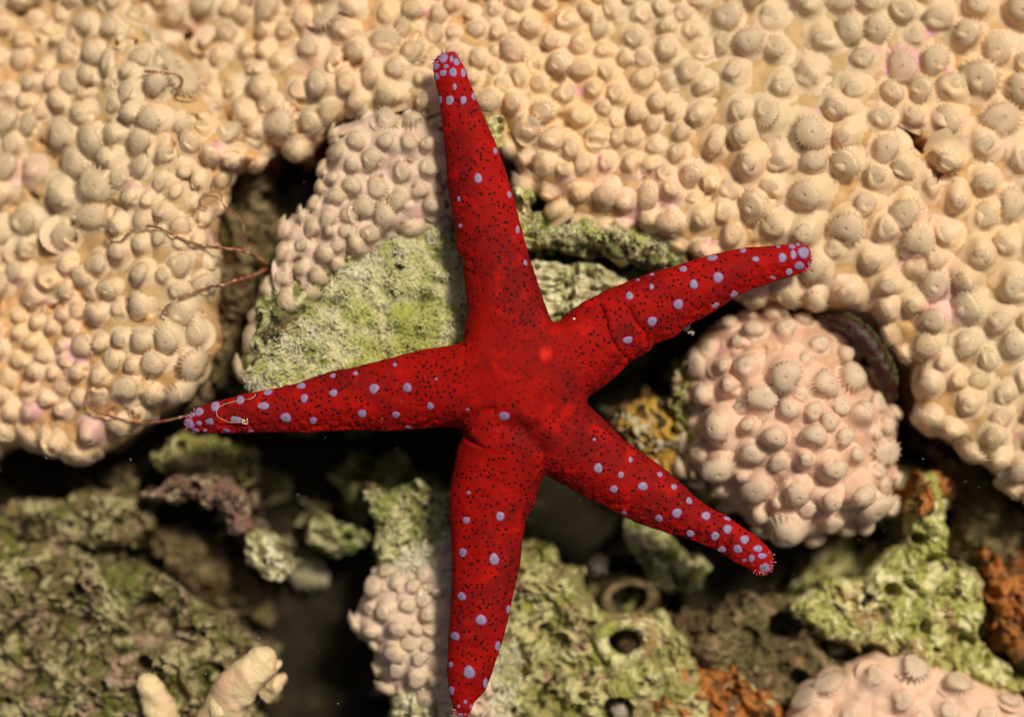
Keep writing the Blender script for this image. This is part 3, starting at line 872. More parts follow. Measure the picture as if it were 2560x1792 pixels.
rock('bs', 'reef_rock', 'pale rock under the tip of the bottom starfish arm',
     [(930, 1210), (1060, 1180), (1110, 1300), (1150, 1420), (1165, 1520), (1160, 1700), (900, 1700), (860, 1400), (870, 1280)], -112, 'whiterock', 60, 80, 22, 110, 55)


# ------------------------------------------------------------------ coral colonies
def frame(n):
    ref = np.array([1.0, 0, 0]) if abs(n[0]) < .8 else np.array([0, 1.0, 0])
    u = ref - n * ref.dot(n); u /= np.linalg.norm(u)
    return u, np.cross(n, u)


BULB = [(0, 1), (.25, .98), (.45, .91), (.62, .79), (.75, .63), (.86, .45), (.96, .28), (1.08, .14), (1.26, .04), (1.46, -.05), (1.6, -.18)]


def bulb_geo(hf, x, y, R, A, lean):
    ns = 22
    z0 = float(hf.z(x, y)); n = hf.nrm(x, y, max(14, R * .5)); n = n * np.array([.85, .85, 1]); n /= np.linalg.norm(n)
    u, v = frame(n)
    ang = np.arange(ns) * 2 * math.pi / ns
    p1, p2 = random.random() * 6.28, random.random() * 6.28
    V = []
    for kk, (r0, h0) in enumerate(BULB):
        if r0 == 0:
            V.append(np.array([[x, y, z0]]) + n * A * h0 + lean * h0 * h0)
            continue
        rr = r0 * R * (1 + .11 * np.sin(2 * ang + p1) + .06 * np.sin(3 * ang + p2))
        off = rr[:, None] * (np.cos(ang)[:, None] * u + np.sin(ang)[:, None] * v)
        bx = x + off[:, 0]; by = y + off[:, 1]
        bz = hf.z(bx, by)
        bz = np.maximum(bz, z0 + off[:, 2] - .8 * R)
        V.append(np.stack([bx, by, bz], 1) + n * A * h0 + lean * max(h0, 0) ** 2)
    V = np.vstack(V)
    tr = [(0, 1 + s, 1 + (s + 1) % ns) for s in range(ns)]
    qd = []
    for k in range(len(BULB) - 2):
        o1 = 1 + k * ns; o2 = o1 + ns
        for s in range(ns):
            s2 = (s + 1) % ns
            qd.append((o1 + s, o2 + s, o2 + s2, o1 + s2))
    return V, qd, tr, n, z0


def crown_geo(c, ax, R, teeth, long_, dome=.34):
    """closed ring of short tentacles round a dimpled disc"""
    u, v = frame(ax)
    ns = teeth * 2
    ang = np.arange(ns) * 2 * math.pi / ns + random.random()
    odd = (np.arange(ns) % 2).astype(float)
    jit = np.array([random.uniform(-.07, .1) for _ in range(ns)])
    p1 = random.random() * 6.28
    el = 1 + .12 * np.sin(2 * ang + p1) + .07 * np.sin(3 * ang - p1)
    mo = random.uniform(.07, .12)
    rows = [(mo * .4, -.04, 0, 0), (mo, .035, 0, 0), (mo * 1.9, .05, 0, 0), (.38, .03, 0, 0), (.62, -.02, .0, .03), (.80, -.10, .02, .05), (.93, -.22, .04, .05),
            (1.02, -.36, .10 + long_, 0), (.93, -.46, .0, 0), (.72, -.60, 0, 0)]
    V = []
    for r0, h0, tooth, rib in rows:
        rr = R * el * (r0 + tooth * (odd * 1.6 - .8) + (tooth > .05) * jit)
        hh = R * (h0 * dome / .34 + rib * odd - tooth * .35 * odd)
        V.append(c + rr[:, None] * (np.cos(ang)[:, None] * u + np.sin(ang)[:, None] * v) + ax * (hh[:, None] if hasattr(hh, '__len__') else hh))
    V = np.vstack(V + [(c + ax * R * -.07)[None]])
    ci = len(V) - 1
    qd = []; mm = []
    for k in range(len(rows) - 1):
        for s in range(ns):
            s2 = (s + 1) % ns
            qd.append((k * ns + s, (k + 1) * ns + s, (k + 1) * ns + s2, k * ns + s2)); mm.append(1 if k == 0 else 0)
    tr = [(ci, s, (s + 1) % ns) for s in range(ns)]
    return V, qd, tr, mm + [1] * len(tr)


def poisson(poly, hf, Rf, n_try, seed, extra=(), clear=10, dmin=6, pack=1.62, dips=None):
    r = np.random.default_rng(seed)
    pts = [tuple(e) for e in extra]
    x0, y0 = poly.min(0); x1, y1 = poly.max(0)
    cx = r.uniform(x0, x1, n_try); cy = r.uniform(y0, y1, n_try)
    dd = hf.d(cx, cy); sd = sdf(STAR[::4], cx, cy)
    if dips is not None: dips = np.min([sum(h(cx + ox, cy + oy, dd) for h in dips) for ox, oy in ((0, 0), (17, 0), (-17, 0), (0, 17), (0, -17))], 0)
    jit = r.uniform(.84, 1.16, n_try)
    PX = np.zeros((n_try + len(pts), 3)); k = 0
    for e in pts:
        PX[k] = e; k += 1
    for i in range(n_try):
        if dd[i] < dmin or sd[i] > -clear + 0: continue
        if dips is not None and dips[i] < -12: continue
        R = Rf(cx[i], cy[i]) * jit[i]
        if k:
            d = np.hypot(PX[:k, 0] - cx[i], PX[:k, 1] - cy[i])
            if (d < (R + PX[:k, 2]) * pack / 2).any(): continue
        PX[k] = (cx[i], cy[i], R); k += 1
    return [tuple(p) for p in PX[:k]]


def in_frame(x, y, R):
    return abs(x) < 1280 + R and abs(y) < 896 + R


def colony(name, label, cat, poly, z, ztop, edge, drop, Rf, seed, mats, lean=(0, 0), noise_amp=14, noise_size=180, depth=260, step=6,
           extra=(), n_try=6000, A=.75, teeth=(17, 24), longf=.05, warp=(18, 90), crown_scale=(.6, .9), clear=12, pack=1.62, tilt_rand=.26, holes=(), group=None, dmin=6, gaps=70, swell=.42):
    pl = catmull(Q(poly, z), 4)

    def nf(X, Y, D):
        e = np.clip((D + 30) / 40, 0, 1)
        gap = gaps * sstep(.30, .55, fbm(X, Y, 52, 3, seed + 9)) * (sstep(300, -700, X) * .8 + .2)
        return -gap * e + e * (noise_amp * fbm(X, Y, noise_size, 4, seed) + 16 * fbm(X, Y, 70, 3, seed + 5)) + sum(h(X, Y, D) for h in holes)
    V, q, hf = mound(pl, ztop if callable(ztop) else z, edge, drop, depth, step, nf, warp, seed, margin=60)
    org = (float(pl[:, 0].mean()), float(pl[:, 1].mean()), z - depth)
    root = thing(name, label, cat, org, group)
    ex = [(*P(px, py, z + 10), R) for px, py, R in extra]
    pts = poisson(pl, hf, Rf, n_try, seed, ex, clear, dmin, pack, holes if holes else None)
    G = np.zeros(hf.Z.shape); ny, nx = G.shape      # the sheet swells smoothly under every polyp
    for x, y, R in pts:
        i = int((x - hf.x0) / hf.st); j = int((y - hf.y0) / hf.st); w_ = int(R * 2.4 / hf.st) + 1
        sl = (slice(max(0, j - w_), min(ny, j + w_ + 1)), slice(max(0, i - w_), min(nx, i + w_ + 1)))
        gx = hf.x0 + np.arange(sl[1].start, sl[1].stop) * hf.st; gy = hf.y0 + np.arange(sl[0].start, sl[0].stop) * hf.st
        d2 = (gx[None, :] - x) ** 2 + (gy[:, None] - y) ** 2
        G[sl] = np.maximum(G[sl], swell * R * np.exp(-d2 / (1.1 * R) ** 2)) + .06 * R * np.exp(-d2 / (1.3 * R) ** 2)
    hf.Z = hf.Z + G
    V[:, 2] += G[hf.used]
    place_mesh('colony_tissue', V, q, M[mats[0]], root, org, org)
    shown = sorted([p for p in pts if in_frame(*p)], key=lambda p: -p[2])
    rest = shown[100:] + [p for p in pts if not in_frame(*p)]
    g = Geo()
    for idx, (x, y, R) in enumerate(shown[:100] + rest):
        ln = np.array([lean[0] + random.uniform(-1, 1) * .18, lean[1] + random.uniform(-1, 1) * .18, 0.0])
        hh = .78 * A * random.uniform(.55, 1.35)
        bv, bq, bt, n, z0 = bulb_geo(hf, x, y, R, R * hh, ln * R)
        ax = n + ln * 1.15 + np.array([random.uniform(-tilt_rand, tilt_rand), random.uniform(-tilt_rand, tilt_rand), 0])
        # side-on at a colony's edge
        ax = ax / np.linalg.norm(ax)
        cr = R * random.uniform(*crown_scale)
        # disc sits on the bulb's skin, in the direction the polyp leans
        ctr = np.array([x, y, z0]) + ln * R * 1.0 + n * (R * hh * .97) + ax * (R * .04)
        lf = (longf(x, y) if callable(longf) else longf) * random.uniform(.6, 1.5)
        if n[2] < .72: lf += .20; cr *= 1.15
        elif float(hf.d(x, y)) < 40: lf += .14; cr *= 1.08
        if lf > .12: cr *= 1.12
        cv, cq, ct, cm = crown_geo(ctr, ax, cr, random.randint(*teeth), lf, dome=hh * random.uniform(.42, .62))
        if idx < 100 and idx < len(shown):
            o0 = np.array([x, y, z0])
            pb = link('polyp', mesh('polyp', bv, bq, bt, [M[mats[1]]], origin=o0), root, o0, org)
            link('tentacle_crown', mesh('tentacle_crown', cv, cq, ct, [M[mats[2]], M['mouth']], mi=cm, origin=ctr), pb, ctr, o0)
        else:
            g.add(bv, bq, bt, 0)
            nq = len(cq)
            g.add(cv, [f for f, m_ in zip(cq, cm) if m_ == 0], (), 1)
            g.add(cv, [f for f, m_ in zip(cq, cm) if m_ == 1], ct, 2)
    if g.n:
        o = g.build('crowded_polyps', [M[mats[1]], M[mats[2]], M['mouth']], root, org, org)
        o['kind'] = 'stuff'
    return root, hf, pl


A_POLY = [(-230, -230), (150, -230), (310, 10), (400, 130), (470, 220), (540, 300), (590, 340), (592, 362), (565, 385), (520, 395), (492, 450), (482, 520), (486, 600), (480, 700), (486, 760), (470, 810), (440, 860), (398, 900), (330, 945), (260, 995), (180, 1032), (90, 1030), (30, 1000), (-20, 1015), (-230, 1040)]


def a_top(X, Y):
    return -46 - 100 * sstep(-850, -1300, X) - 60 * sstep(500, 950, Y) + 30 * np.exp(-((X + 950) / 260) ** 2 - ((Y + 60) / 300) ** 2)


_, hf_A, _ = colony('soft_coral', 'cream soft coral lobe on the left side with a rounded lower edge', 'coral', A_POLY, -60, a_top, 130, 120,
       lambda x, y: 30 + 9 * math.sin(x / 150) * math.cos(y / 130) + (4 if y < -150 else 0), 101, ('tissue', 'bulb', 'crown'), lean=(-.22, -.20), noise_amp=26, noise_size=200,
       longf=.17, A=.85, crown_scale=(.45, 1.0), n_try=9000, pack=1.78)

B_POLY = [(190, -230), (260, 0), (345, 130), (415, 230), (490, 315), (560, 345), (620, 335), (655, 350), (690, 350), (715, 300), (760, 270), (850, 262), (950, 275), (1040, 300), (1110, 300),
          (1140, 350), (1175, 405), (1222, 440), (1228, 492), (1300, 500), (1400, 515), (1480, 535), (1545, 575), (1560, 615), (1600, 650), (1650, 672), (1720, 676), (1800, 686), (1890, 700), (1975, 732), (2030, 795), (2062, 865), (2075, 930),
          (2115, 985), (2180, 1020), (2240, 1060), (2310, 1120), (2520, 1200), (2520, -230)]


def b_top(X, Y):
    return -52 - 130 * sstep(-200, -1000, X) * sstep(0, 700, Y) - 60 * sstep(500, 1000, Y) - 35 * sstep(900, 1500, X) + 14 * np.sin(X / 210 + 1) * np.cos(Y / 170)


def b_R(x, y):
    t = float(sstep(250, 800, x)); s = float(sstep(-150, 400, y))
    return 27 + 3 * math.sin(x / 90) + t * (5 + 9 * s) + (5 if x < -200 else 0)


_, hf_B, _ = colony('soft_coral', 'broad cream soft coral sheet of round polyps across the top and right', 'coral', B_POLY, -65, b_top, 90, 100, b_R, 131,
       ('tissue', 'bulb', 'crown'), lean=(-.28, -.22), noise_amp=20, noise_size=220, n_try=26000, A=.85, longf=lambda x, y: .10 + .16 * float(sstep(100, -350, x)), pack=1.68, crown_scale=(.42, .95),
       holes=[hole(2035, 298, 26, 130, z=-60), hole(2062, 330, 17, 120, z=-60), hole(2085, 362, 17, 120, z=-60), hole(2112, 388, 26, 130, z=-60), hole(890, 248, 19, 70, z=-60), hole(868, 256, 13, 60, z=-60), hole(1250, 182, 13, 60, z=-60),
              hole(1200, 272, 13, 60, z=-60), hole(1228, 276, 13, 60, z=-60), hole(1258, 272, 16, 70, z=-60), hole(1442, 385, 14, 60, z=-60), hole(400, 60, 14, 80, z=-60), hole(345, 95, 16, 80, z=-60), hole(420, 20, 13, 80, z=-60), hole(465, 82, 13, 80, z=-60)])

C_POLY = [(712, 385), (735, 315), (780, 262), (860, 246), (950, 258), (1045, 285), (1060, 420), (1050, 500), (950, 512), (870, 545), (790, 590), (740, 640), (700, 690), (655, 730), (610, 790), (560, 850), (543, 800), (548, 735), (565, 680), (600, 600), (625, 520), (650, 470), (690, 450)]
_, hf_C, _ = colony('soft_coral', 'pinkish soft coral patch left of the top arm, its lower edge merging into algae', 'coral', C_POLY, -40,
       lambda X, Y: -42 - 60 * sstep(-450, -850, X) + 8 * np.sin(X / 90), 60, 90, lambda x, y: 25 + 5 * math.sin(x / 60), 151, ('pale', 'pale_bulb', 'crown'),
       lean=(-.30, -.05), noise_amp=16, noise_size=110, n_try=5000, A=.95, longf=.20, crown_scale=(.6, .9), pack=1.8)

K = [(1550, 795), (1600, 742), (1660, 702), (1740, 688), (1800, 697), (1870, 722), (1920, 762), (1960, 822), (2005, 880), (2035, 950), (2032, 1020), (2040, 1080), (2018, 1130), (1980, 1172), (1920, 1203), (1820, 1220), (1740, 1206), (1680, 1168), (1625, 1118), (1575, 1096), (1540, 1058), (1535, 1000), (1548, 930), (1535, 870), (1545, 820)]
KP6 = [(540,865,85),(775,905,110),(425,985,62),(300,1040,58),(625,1045,98),(380,1240,108),(375,1480,92),(805,1130,68),(950,1145,60),(1125,1110,58),(1265,1170,82),(1010,960,88),(540,1240,56),(700,1300,72),(570,1400,68),(960,1310,76),(1140,1310,62),(740,1460,55),(1060,1500,78),(1215,1430,60),(1440,1400,80),(240,850,60),(250,1420,66),(390,860,54),(600,640,66),(780,640,70),(1000,720,62),(1170,790,58),(1230,930,76),(1390,1100,58),(450,590,50),(930,570,50)]
KP9 = [(610,150,84),(850,160,76),(395,165,58),(1070,210,76),(1240,170,96),(930,285,56),(740,235,42),(830,380,96),(1110,360,72),(1345,250,90),(640,300,55),(455,295,38)]
kex = [(1660 + .392 * X, 580 + .392 * Y, .392 * R * 1.16) for X, Y, R in KP6] + [(1660 + .392 * X, 1162 + .392 * Y, .392 * R * 1.16) for X, Y, R in KP9]
colony('soft_coral', 'pink round coral knob with bulging polyps standing apart right of the starfish', 'coral', K, -10, 26, 260, 215,
       lambda x, y: 24, 171, ('knob', 'knob_bulb', 'knob_crown'), lean=(0, -.10), noise_amp=12, noise_size=130, extra=kex, n_try=700, A=1.3, swell=.25, longf=.06, step=4, depth=330,
       crown_scale=(.62, .92), pack=1.66, warp=(10, 60), tilt_rand=.2, clear=4, dmin=-6)
E_POLY = [(1080, 1180), (1000, 1215), (950, 1245), (880, 1262), (840, 1295), (808, 1340), (798, 1420), (828, 1450), (838, 1505), (880, 1560), (925, 1590), (985, 1612), (1060, 1640), (1110, 1600), (1120, 1400), (1110, 1260)]
_, hf_E, _ = colony('soft_coral', 'small pinkish coral boulder left of the bottom arm, topped with white algae crust', 'coral', E_POLY, -80, -78, 120, 110,
       lambda x, y: 25, 191, ('pale', 'pale_bulb', 'knob_crown'), lean=(-.05, -.1), noise_amp=22, noise_size=90, n_try=2500, A=.85, longf=.14, step=4, crown_scale=(.6, .85), pack=1.6, depth=300)
F_POLY = [(1770, 1640), (1785, 1590), (1830, 1545), (1880, 1520), (1930, 1485), (1980, 1468), (2060, 1482), (2150, 1508), (2240, 1550), (2330, 1600), (2450, 1660), (2450, 1900), (1740, 1900)]
colony('soft_coral', 'smooth pink coral cushion in the lower right corner with few flat polyps', 'coral', F_POLY, -70, -62, 110, 90,
       lambda x, y: 32, 211, ('knob_bulb', 'knob_bulb', 'knob_crown'), lean=(-.05, .05), noise_amp=14, noise_size=150, n_try=1500, A=.5, longf=.05, crown_scale=(.6, .8), pack=2.0)


# ------------------------------------------------------------------ algae turf: curled filaments, far too many to count
def turf(label, hfs, poly, z, count, mat, seed, length=(9, 22), rad=(.9, 1.6), dens=None, clear=3, curl=1.0):
    r = np.random.default_rng(seed)
    pl = Q(poly, z); x0, y0 = pl.min(0); x1, y1 = pl.max(0)
    cx = r.uniform(x0, x1, count * 3); cy = r.uniform(y0, y1, count * 3)
    ok = sdf(pl, cx + 20 * fbm(cx, cy, 40, 3, seed), cy + 20 * fbm(cx, cy, 40, 3, seed + 1)) > 0
    ok &= fbm(cx, cy, 70, 3, seed + 2) > r.uniform(-.6, .25, len(cx))
    cx = cx[ok][:count]; cy = cy[ok][:count]; n = len(cx)
    cz = np.max([np.where(h.d(cx, cy) > 0, h.z(cx, cy), -1e4) for h in hfs], 0)
    k2 = cz > -900
    cx, cy, cz = cx[k2], cy[k2], cz[k2]; n = len(cx)
    m = 6
    Lh = r.uniform(*length, n) / (m - 1)
    th = r.uniform(0, 2 * math.pi, n); dth = r.uniform(-1.1, 1.1, n) * curl
    pts = np.zeros((n, m, 3)); pts[:, 0] = np.stack([cx, cy, cz - 2], 1)
    rise = r.uniform(.2, 1.1, n)
    for i in range(1, m):
        th = th + dth + r.uniform(-.3, .3, n)
        up = rise * (1 - i / (m - 1) * 1.3)
        pts[:, i] = pts[:, i - 1] + np.stack([np.cos(th) * Lh, np.sin(th) * Lh, up * Lh], 1)
    R = r.uniform(*rad, n)
    tg = np.gradient(pts, axis=1); tg /= np.linalg.norm(tg, axis=2)[..., None] + 1e-9
    u = np.cross(tg, np.array([.1, .2, .97])); u /= np.linalg.norm(u, axis=2)[..., None] + 1e-9
    v = np.cross(tg, u)
    prof = np.array([1, 1.05, 1, .9, .75, .35])
    ns = 4; a = np.arange(ns) * 2 * math.pi / ns
    V = pts[:, :, None] + (R[:, None] * prof)[:, :, None, None] * (np.cos(a)[:, None] * u[:, :, None] + np.sin(a)[:, None] * v[:, :, None])
    V = V.reshape(-1, 3)
    base = np.array([(i * ns + k, i * ns + (k + 1) % ns, (i + 1) * ns + (k + 1) % ns, (i + 1) * ns + k) for i in range(m - 1) for k in range(ns)])
    q = (base[None] + (np.arange(n) * m * ns)[:, None, None]).reshape(-1, 4)
    o = (float(pl[:, 0].mean()), float(pl[:, 1].mean()), z)
    t = place_mesh('algae_turf', V, q, M[mat], origin=o)
    tag(t, label, 'algae'); t['kind'] = 'stuff'


turf('yellow green curly algae turf on the rock between the top and left starfish arms', [hf_alg, hf_C],
     [(550, 880), (548, 835), (600, 800), (640, 740), (700, 700), (740, 640), (800, 590), (880, 545), (960, 508), (1040, 495), (1060, 600), (1060, 780), (950, 810), (800, 850), (620, 885)],
     -50, 16000, 'turf', 401)
turf('pale fringe of algae threads creeping over the pinkish coral patch', [hf_C, hf_alg],
     [(700, 720), (740, 630), (800, 580), (870, 540), (950, 500), (1040, 480), (1060, 530), (960, 545), (880, 590), (800, 640), (740, 720), (680, 790), (600, 850), (560, 885), (545, 850), (600, 790), (650, 740)], -40, 5200, 'turf_white', 403, length=(14, 34))
turf('crumbly pale algae along the rim of the dark green ledge', [hf_led],
     [(1180, 495), (1230, 480), (1400, 500), (1490, 520), (1560, 580), (1500, 570), (1440, 545), (1350, 530), (1250, 525), (1190, 530)], -60, 1500, 'turf', 405, length=(10, 24))
turf('white lacy crust on top of the small coral boulder', [hf_E, ROCKS['bs']],
     [(880, 1270), (930, 1240), (1010, 1200), (1030, 1300), (1015, 1400), (985, 1380), (960, 1320), (900, 1310), (850, 1310)], -75, 1700, 'turf_white', 407, length=(10, 22))
turf('whitish crust on the rock to the right of the bottom arm tip', [ROCKS['bs'], ROCKS['r1']],
     [(1060, 1480), (1100, 1430), (1160, 1440), (1170, 1520), (1150, 1640), (1080, 1640)], -110, 900, 'turf_white', 409, length=(8, 18))
turf('green algae tufts on the rock beside the lower arm', [ROCKS['r3']],
     [(820, 1100), (1000, 1110), (1010, 1240), (860, 1250), (850, 1180)], -150, 900, 'turf', 411, length=(8, 18))

# ------------------------------------------------------------------ orange sponges
for key, name, label, poly, z, sd in (
        ('s1', 'orange_sponge', 'orange encrusting sponge at the bottom, between the holed rock and the coral cushion',
         [(1475, 1510), (1540, 1480), (1580, 1500), (1630, 1500), (1680, 1530), (1740, 1560), (1750, 1640), (1500, 1660)], -150, 501),
        ('s2', 'orange_sponge', 'rusty orange sponge at the right edge of the reef beside the crater rock',
         [(2215, 1270), (2260, 1265), (2330, 1300), (2380, 1380), (2360, 1480), (2270, 1460), (2235, 1380)], -150, 502),
        ('s3', 'orange_sponge', 'small brown orange sponge near the top of the pale crater rock',
         [(2055, 1110), (2090, 1095), (2110, 1130), (2100, 1160), (2065, 1150)], -85, 503)):
    pl = catmull(Q(poly, z), 4)
    V, q, hf = mound(pl, z, 40, 40, 140, 3.5, rough_noise(26, 70, sd, ridge=.3), (60, 70), sd, margin=40)
    oo = (float(pl[:, 0].mean()), float(pl[:, 1].mean()), z - 60)
    tag(place_mesh(name, V, q, M['orange'], origin=oo), label, 'sponge')

# ------------------------------------------------------------------ yellow finger coral, lower left
def finger(g, pts, rads, seed, z):
    pts = catmull([(*P(x * 1.115, y * 1.115, z), zz) for x, y, zz in pts], 14, closed=False)
    rads = np.interp(np.linspace(0, 1, len(pts)), np.linspace(0, 1, len(rads)), rads)
    k0 = g.n
    tube(g, pts, rads, 40)
    V = g.V[-1]
    c = V + 0
    V[:, 2] += 14 * fbm(V[:, 0], V[:, 1], 60, 4, seed)
    V[:, 0] += 14 * fbm(V[:, 1], V[:, 0], 60, 4, seed + 1)
    V[:, 1] += 10 * fbm(V[:, 0], V[:, 1], 50, 4, seed + 2)


def dome_end(p, r, n=5):
    return


fo = (*P(560 * 1.115, 1580 * 1.115, -100), -240.0)
fc = thing('finger_coral', 'creamy yellow coral with a thick knobbly finger, at the bottom left', 'coral', fo)
g = Geo(); finger(g, [(470, 1690, -180), (490, 1620, -120), (520, 1560, -80), (560, 1510, -55), (590, 1480, -60), (602, 1468, -80)], [62, 60, 54, 50, 44, 22], 3, -80)
g.build('branch', [M['finger']], fc, fo, fo)
g = Geo(); finger(g, [(500, 1600, -90), (482, 1580, -70), (470, 1578, -70)], [44, 38, 14], 4, -80); g.build('branch', [M['finger']], fc, fo, fo)
g = Geo(); finger(g, [(585, 1500, -80), (615, 1492, -70), (632, 1482, -74)], [34, 22, 8], 5, -80); g.build('branch', [M['finger']], fc, fo, fo)
g = Geo(); finger(g, [(590, 1560, -120), (618, 1535, -100), (640, 1520, -105)], [26, 24, 10], 6, -80); g.build('branch', [M['finger']], fc, fo, fo)
fo2 = (*P(345 * 1.115, 1580 * 1.115, -100), -240.0)
fc2 = thing('finger_coral', 'single blunt pinkish cream coral finger left of the thick yellow one', 'coral', fo2)
g = Geo(); finger(g, [(375, 1700, -180), (362, 1620, -120), (345, 1560, -90), (332, 1530, -85), (326, 1520, -100)], [46, 46, 40, 30, 12], 8, -90)
g.build('branch', [M['finger']], fc2, fo2, fo2)

# ------------------------------------------------------------------ brittle star arms
def wiggly(g, D, z, r0=5.5, r1=2.0, spines=True, zs=None):
    pts = catmull([(*P(x * 1.115, y * 1.115, z), z if zs is None else zs[i]) for i, (x, y) in enumerate(D)], 7, closed=False)
    n = len(pts)
    up = np.maximum(np.where(hf_A.d(pts[:, 0], pts[:, 1]) > 4, hf_A.z(pts[:, 0], pts[:, 1]), -999), np.where(hf_B.d(pts[:, 0], pts[:, 1]) > 4, hf_B.z(pts[:, 0], pts[:, 1]), -999))
    zf = np.where(up > -900, up + 26, pts[:, 2])
    for _ in range(3): zf = np.convolve(np.pad(zf, 2, 'edge'), np.ones(5) / 5, 'valid')
    pts[:, 2] = zf
    rad = np.linspace(r0, r1, n) * (1 + .22 * np.cos(np.arange(n) * 2.1))
    tube(g, pts, rad, 7)
    if spines:
        tg = np.gradient(pts, axis=0)
        for i in range(1, n - 1, 1):
            t_ = tg[i] / (np.linalg.norm(tg[i]) + 1e-9); sd_ = np.array([-t_[1], t_[0], 0])
            for sgn in (-1, 1):
                b0 = pts[i] + sd_ * sgn * rad[i] * .6
                tube(g, [b0, b0 + sd_ * sgn * rad[i] * 1.3 + t_ * 2 + np.array([0, 0, 1.0])], [rad[i] * .28, .4], 4)


bo = (*P(655, 655, -90), -150.0)
bs = thing('brittle_star', 'thin reddish brittle star arms curling over the left coral lobe from the gap', 'brittle star', bo)
for D, zs in (([(592, 588), (570, 575), (545, 562), (500, 556), (465, 552), (430, 545), (395, 530), (360, 512), (330, 506), (300, 508), (285, 525), (272, 540), (255, 543), (242, 535), (238, 522)], None),
              ([(590, 600), (560, 617), (530, 628), (500, 640), (470, 642), (445, 650), (420, 662), (395, 675), (375, 688), (367, 702), (378, 708)], None),
              ([(590, 585), (570, 575), (550, 545), (545, 505), (530, 482), (510, 470), (498, 450), (490, 432), (470, 427), (450, 438), (446, 458), (460, 465)], None)):
    g = Geo()
    n_ = len(D)
    zz = [-100 + 104 * float(sstep(0, .35, i / (n_ - 1))) for i in range(n_)]
    wiggly(g, D, -20, 4.2 if D[0][1] > 586 else 2.2, 1.7, zs=zz)
    g.build('arm', [M['brittle']], bs, bo, bo)
for D, lab, z in (([(322, 158), (350, 160), (385, 164), (402, 172), (404, 186), (395, 200), (400, 212), (425, 216), (440, 210)], 'short red brown brittle star arm lying on the coral near the top left corner', -25),
                  ([(200, 868), (196, 895), (215, 922), (260, 936), (310, 948), (350, 946), (385, 940), (425, 930)], 'long thin red arm of a hidden brittle star reaching the left starfish tip', -40)):
    g = Geo(); wiggly(g, D, z, 3.2, 2.0, zs=[z] * len(D))
    oo = (*P(D[0][0] * 1.115, D[0][1] * 1.115, z), float(z))
    tag(g.build('brittle_star', [M['brittle']], None, oo), lab, 'brittle star')

# ------------------------------------------------------------------ maroon crescent with fringe beside the knob
co = (*P(2165, 880, -60), -160.0)
ct_ = thing('mantle_lip', 'maroon crescent shaped mantle lip with olive fringe in the crack behind the coral knob', 'clam', co)
arc = catmull([(*P(x * 1.115, y * 1.115, -70), -70 + zz) for x, y, zz in [(1835, 714, -110), (1868, 716, -60), (1904, 728, -35), (1938, 755, -28), (1965, 792, -28), (1985, 830, -32), (1999, 868, -50), (2012, 905, -110)]], 8, closed=False)
g = Geo(); nA = len(arc)
tube(g, arc, np.interp(np.linspace(0, 1, nA), [0, .15, .5, .85, 1], [8, 20, 28, 22, 8]), 14)
V = g.V[0]; V[:, 2] += 5 * fbm(V[:, 0], V[:, 1], 22, 3, 611); V[:, 0] += 4 * fbm(V[:, 0], V[:, 1], 16, 2, 612)
g.build('mantle', [M['shell']], ct_, co, co)
g = Geo(); tg = np.gradient(arc, axis=0)
for i in range(2, nA - 2):
    for _ in range(5):
        t_ = tg[i] / np.linalg.norm(tg[i]); out = np.array([-t_[1], t_[0], 0]);
        if out[0] + out[1] < 0: out = -out
        b0 = arc[i] + out * random.uniform(16, 25) + t_ * random.uniform(-6, 6) + np.array([0, 0, random.uniform(2, 12)])
        tube(g, [b0, b0 + out * random.uniform(4, 10) + t_ * random.uniform(-4, 4) + np.array([0, 0, 3])], [2.2, .8], 5)
g.build('fringe', [M['fringe']], ct_, co, co)

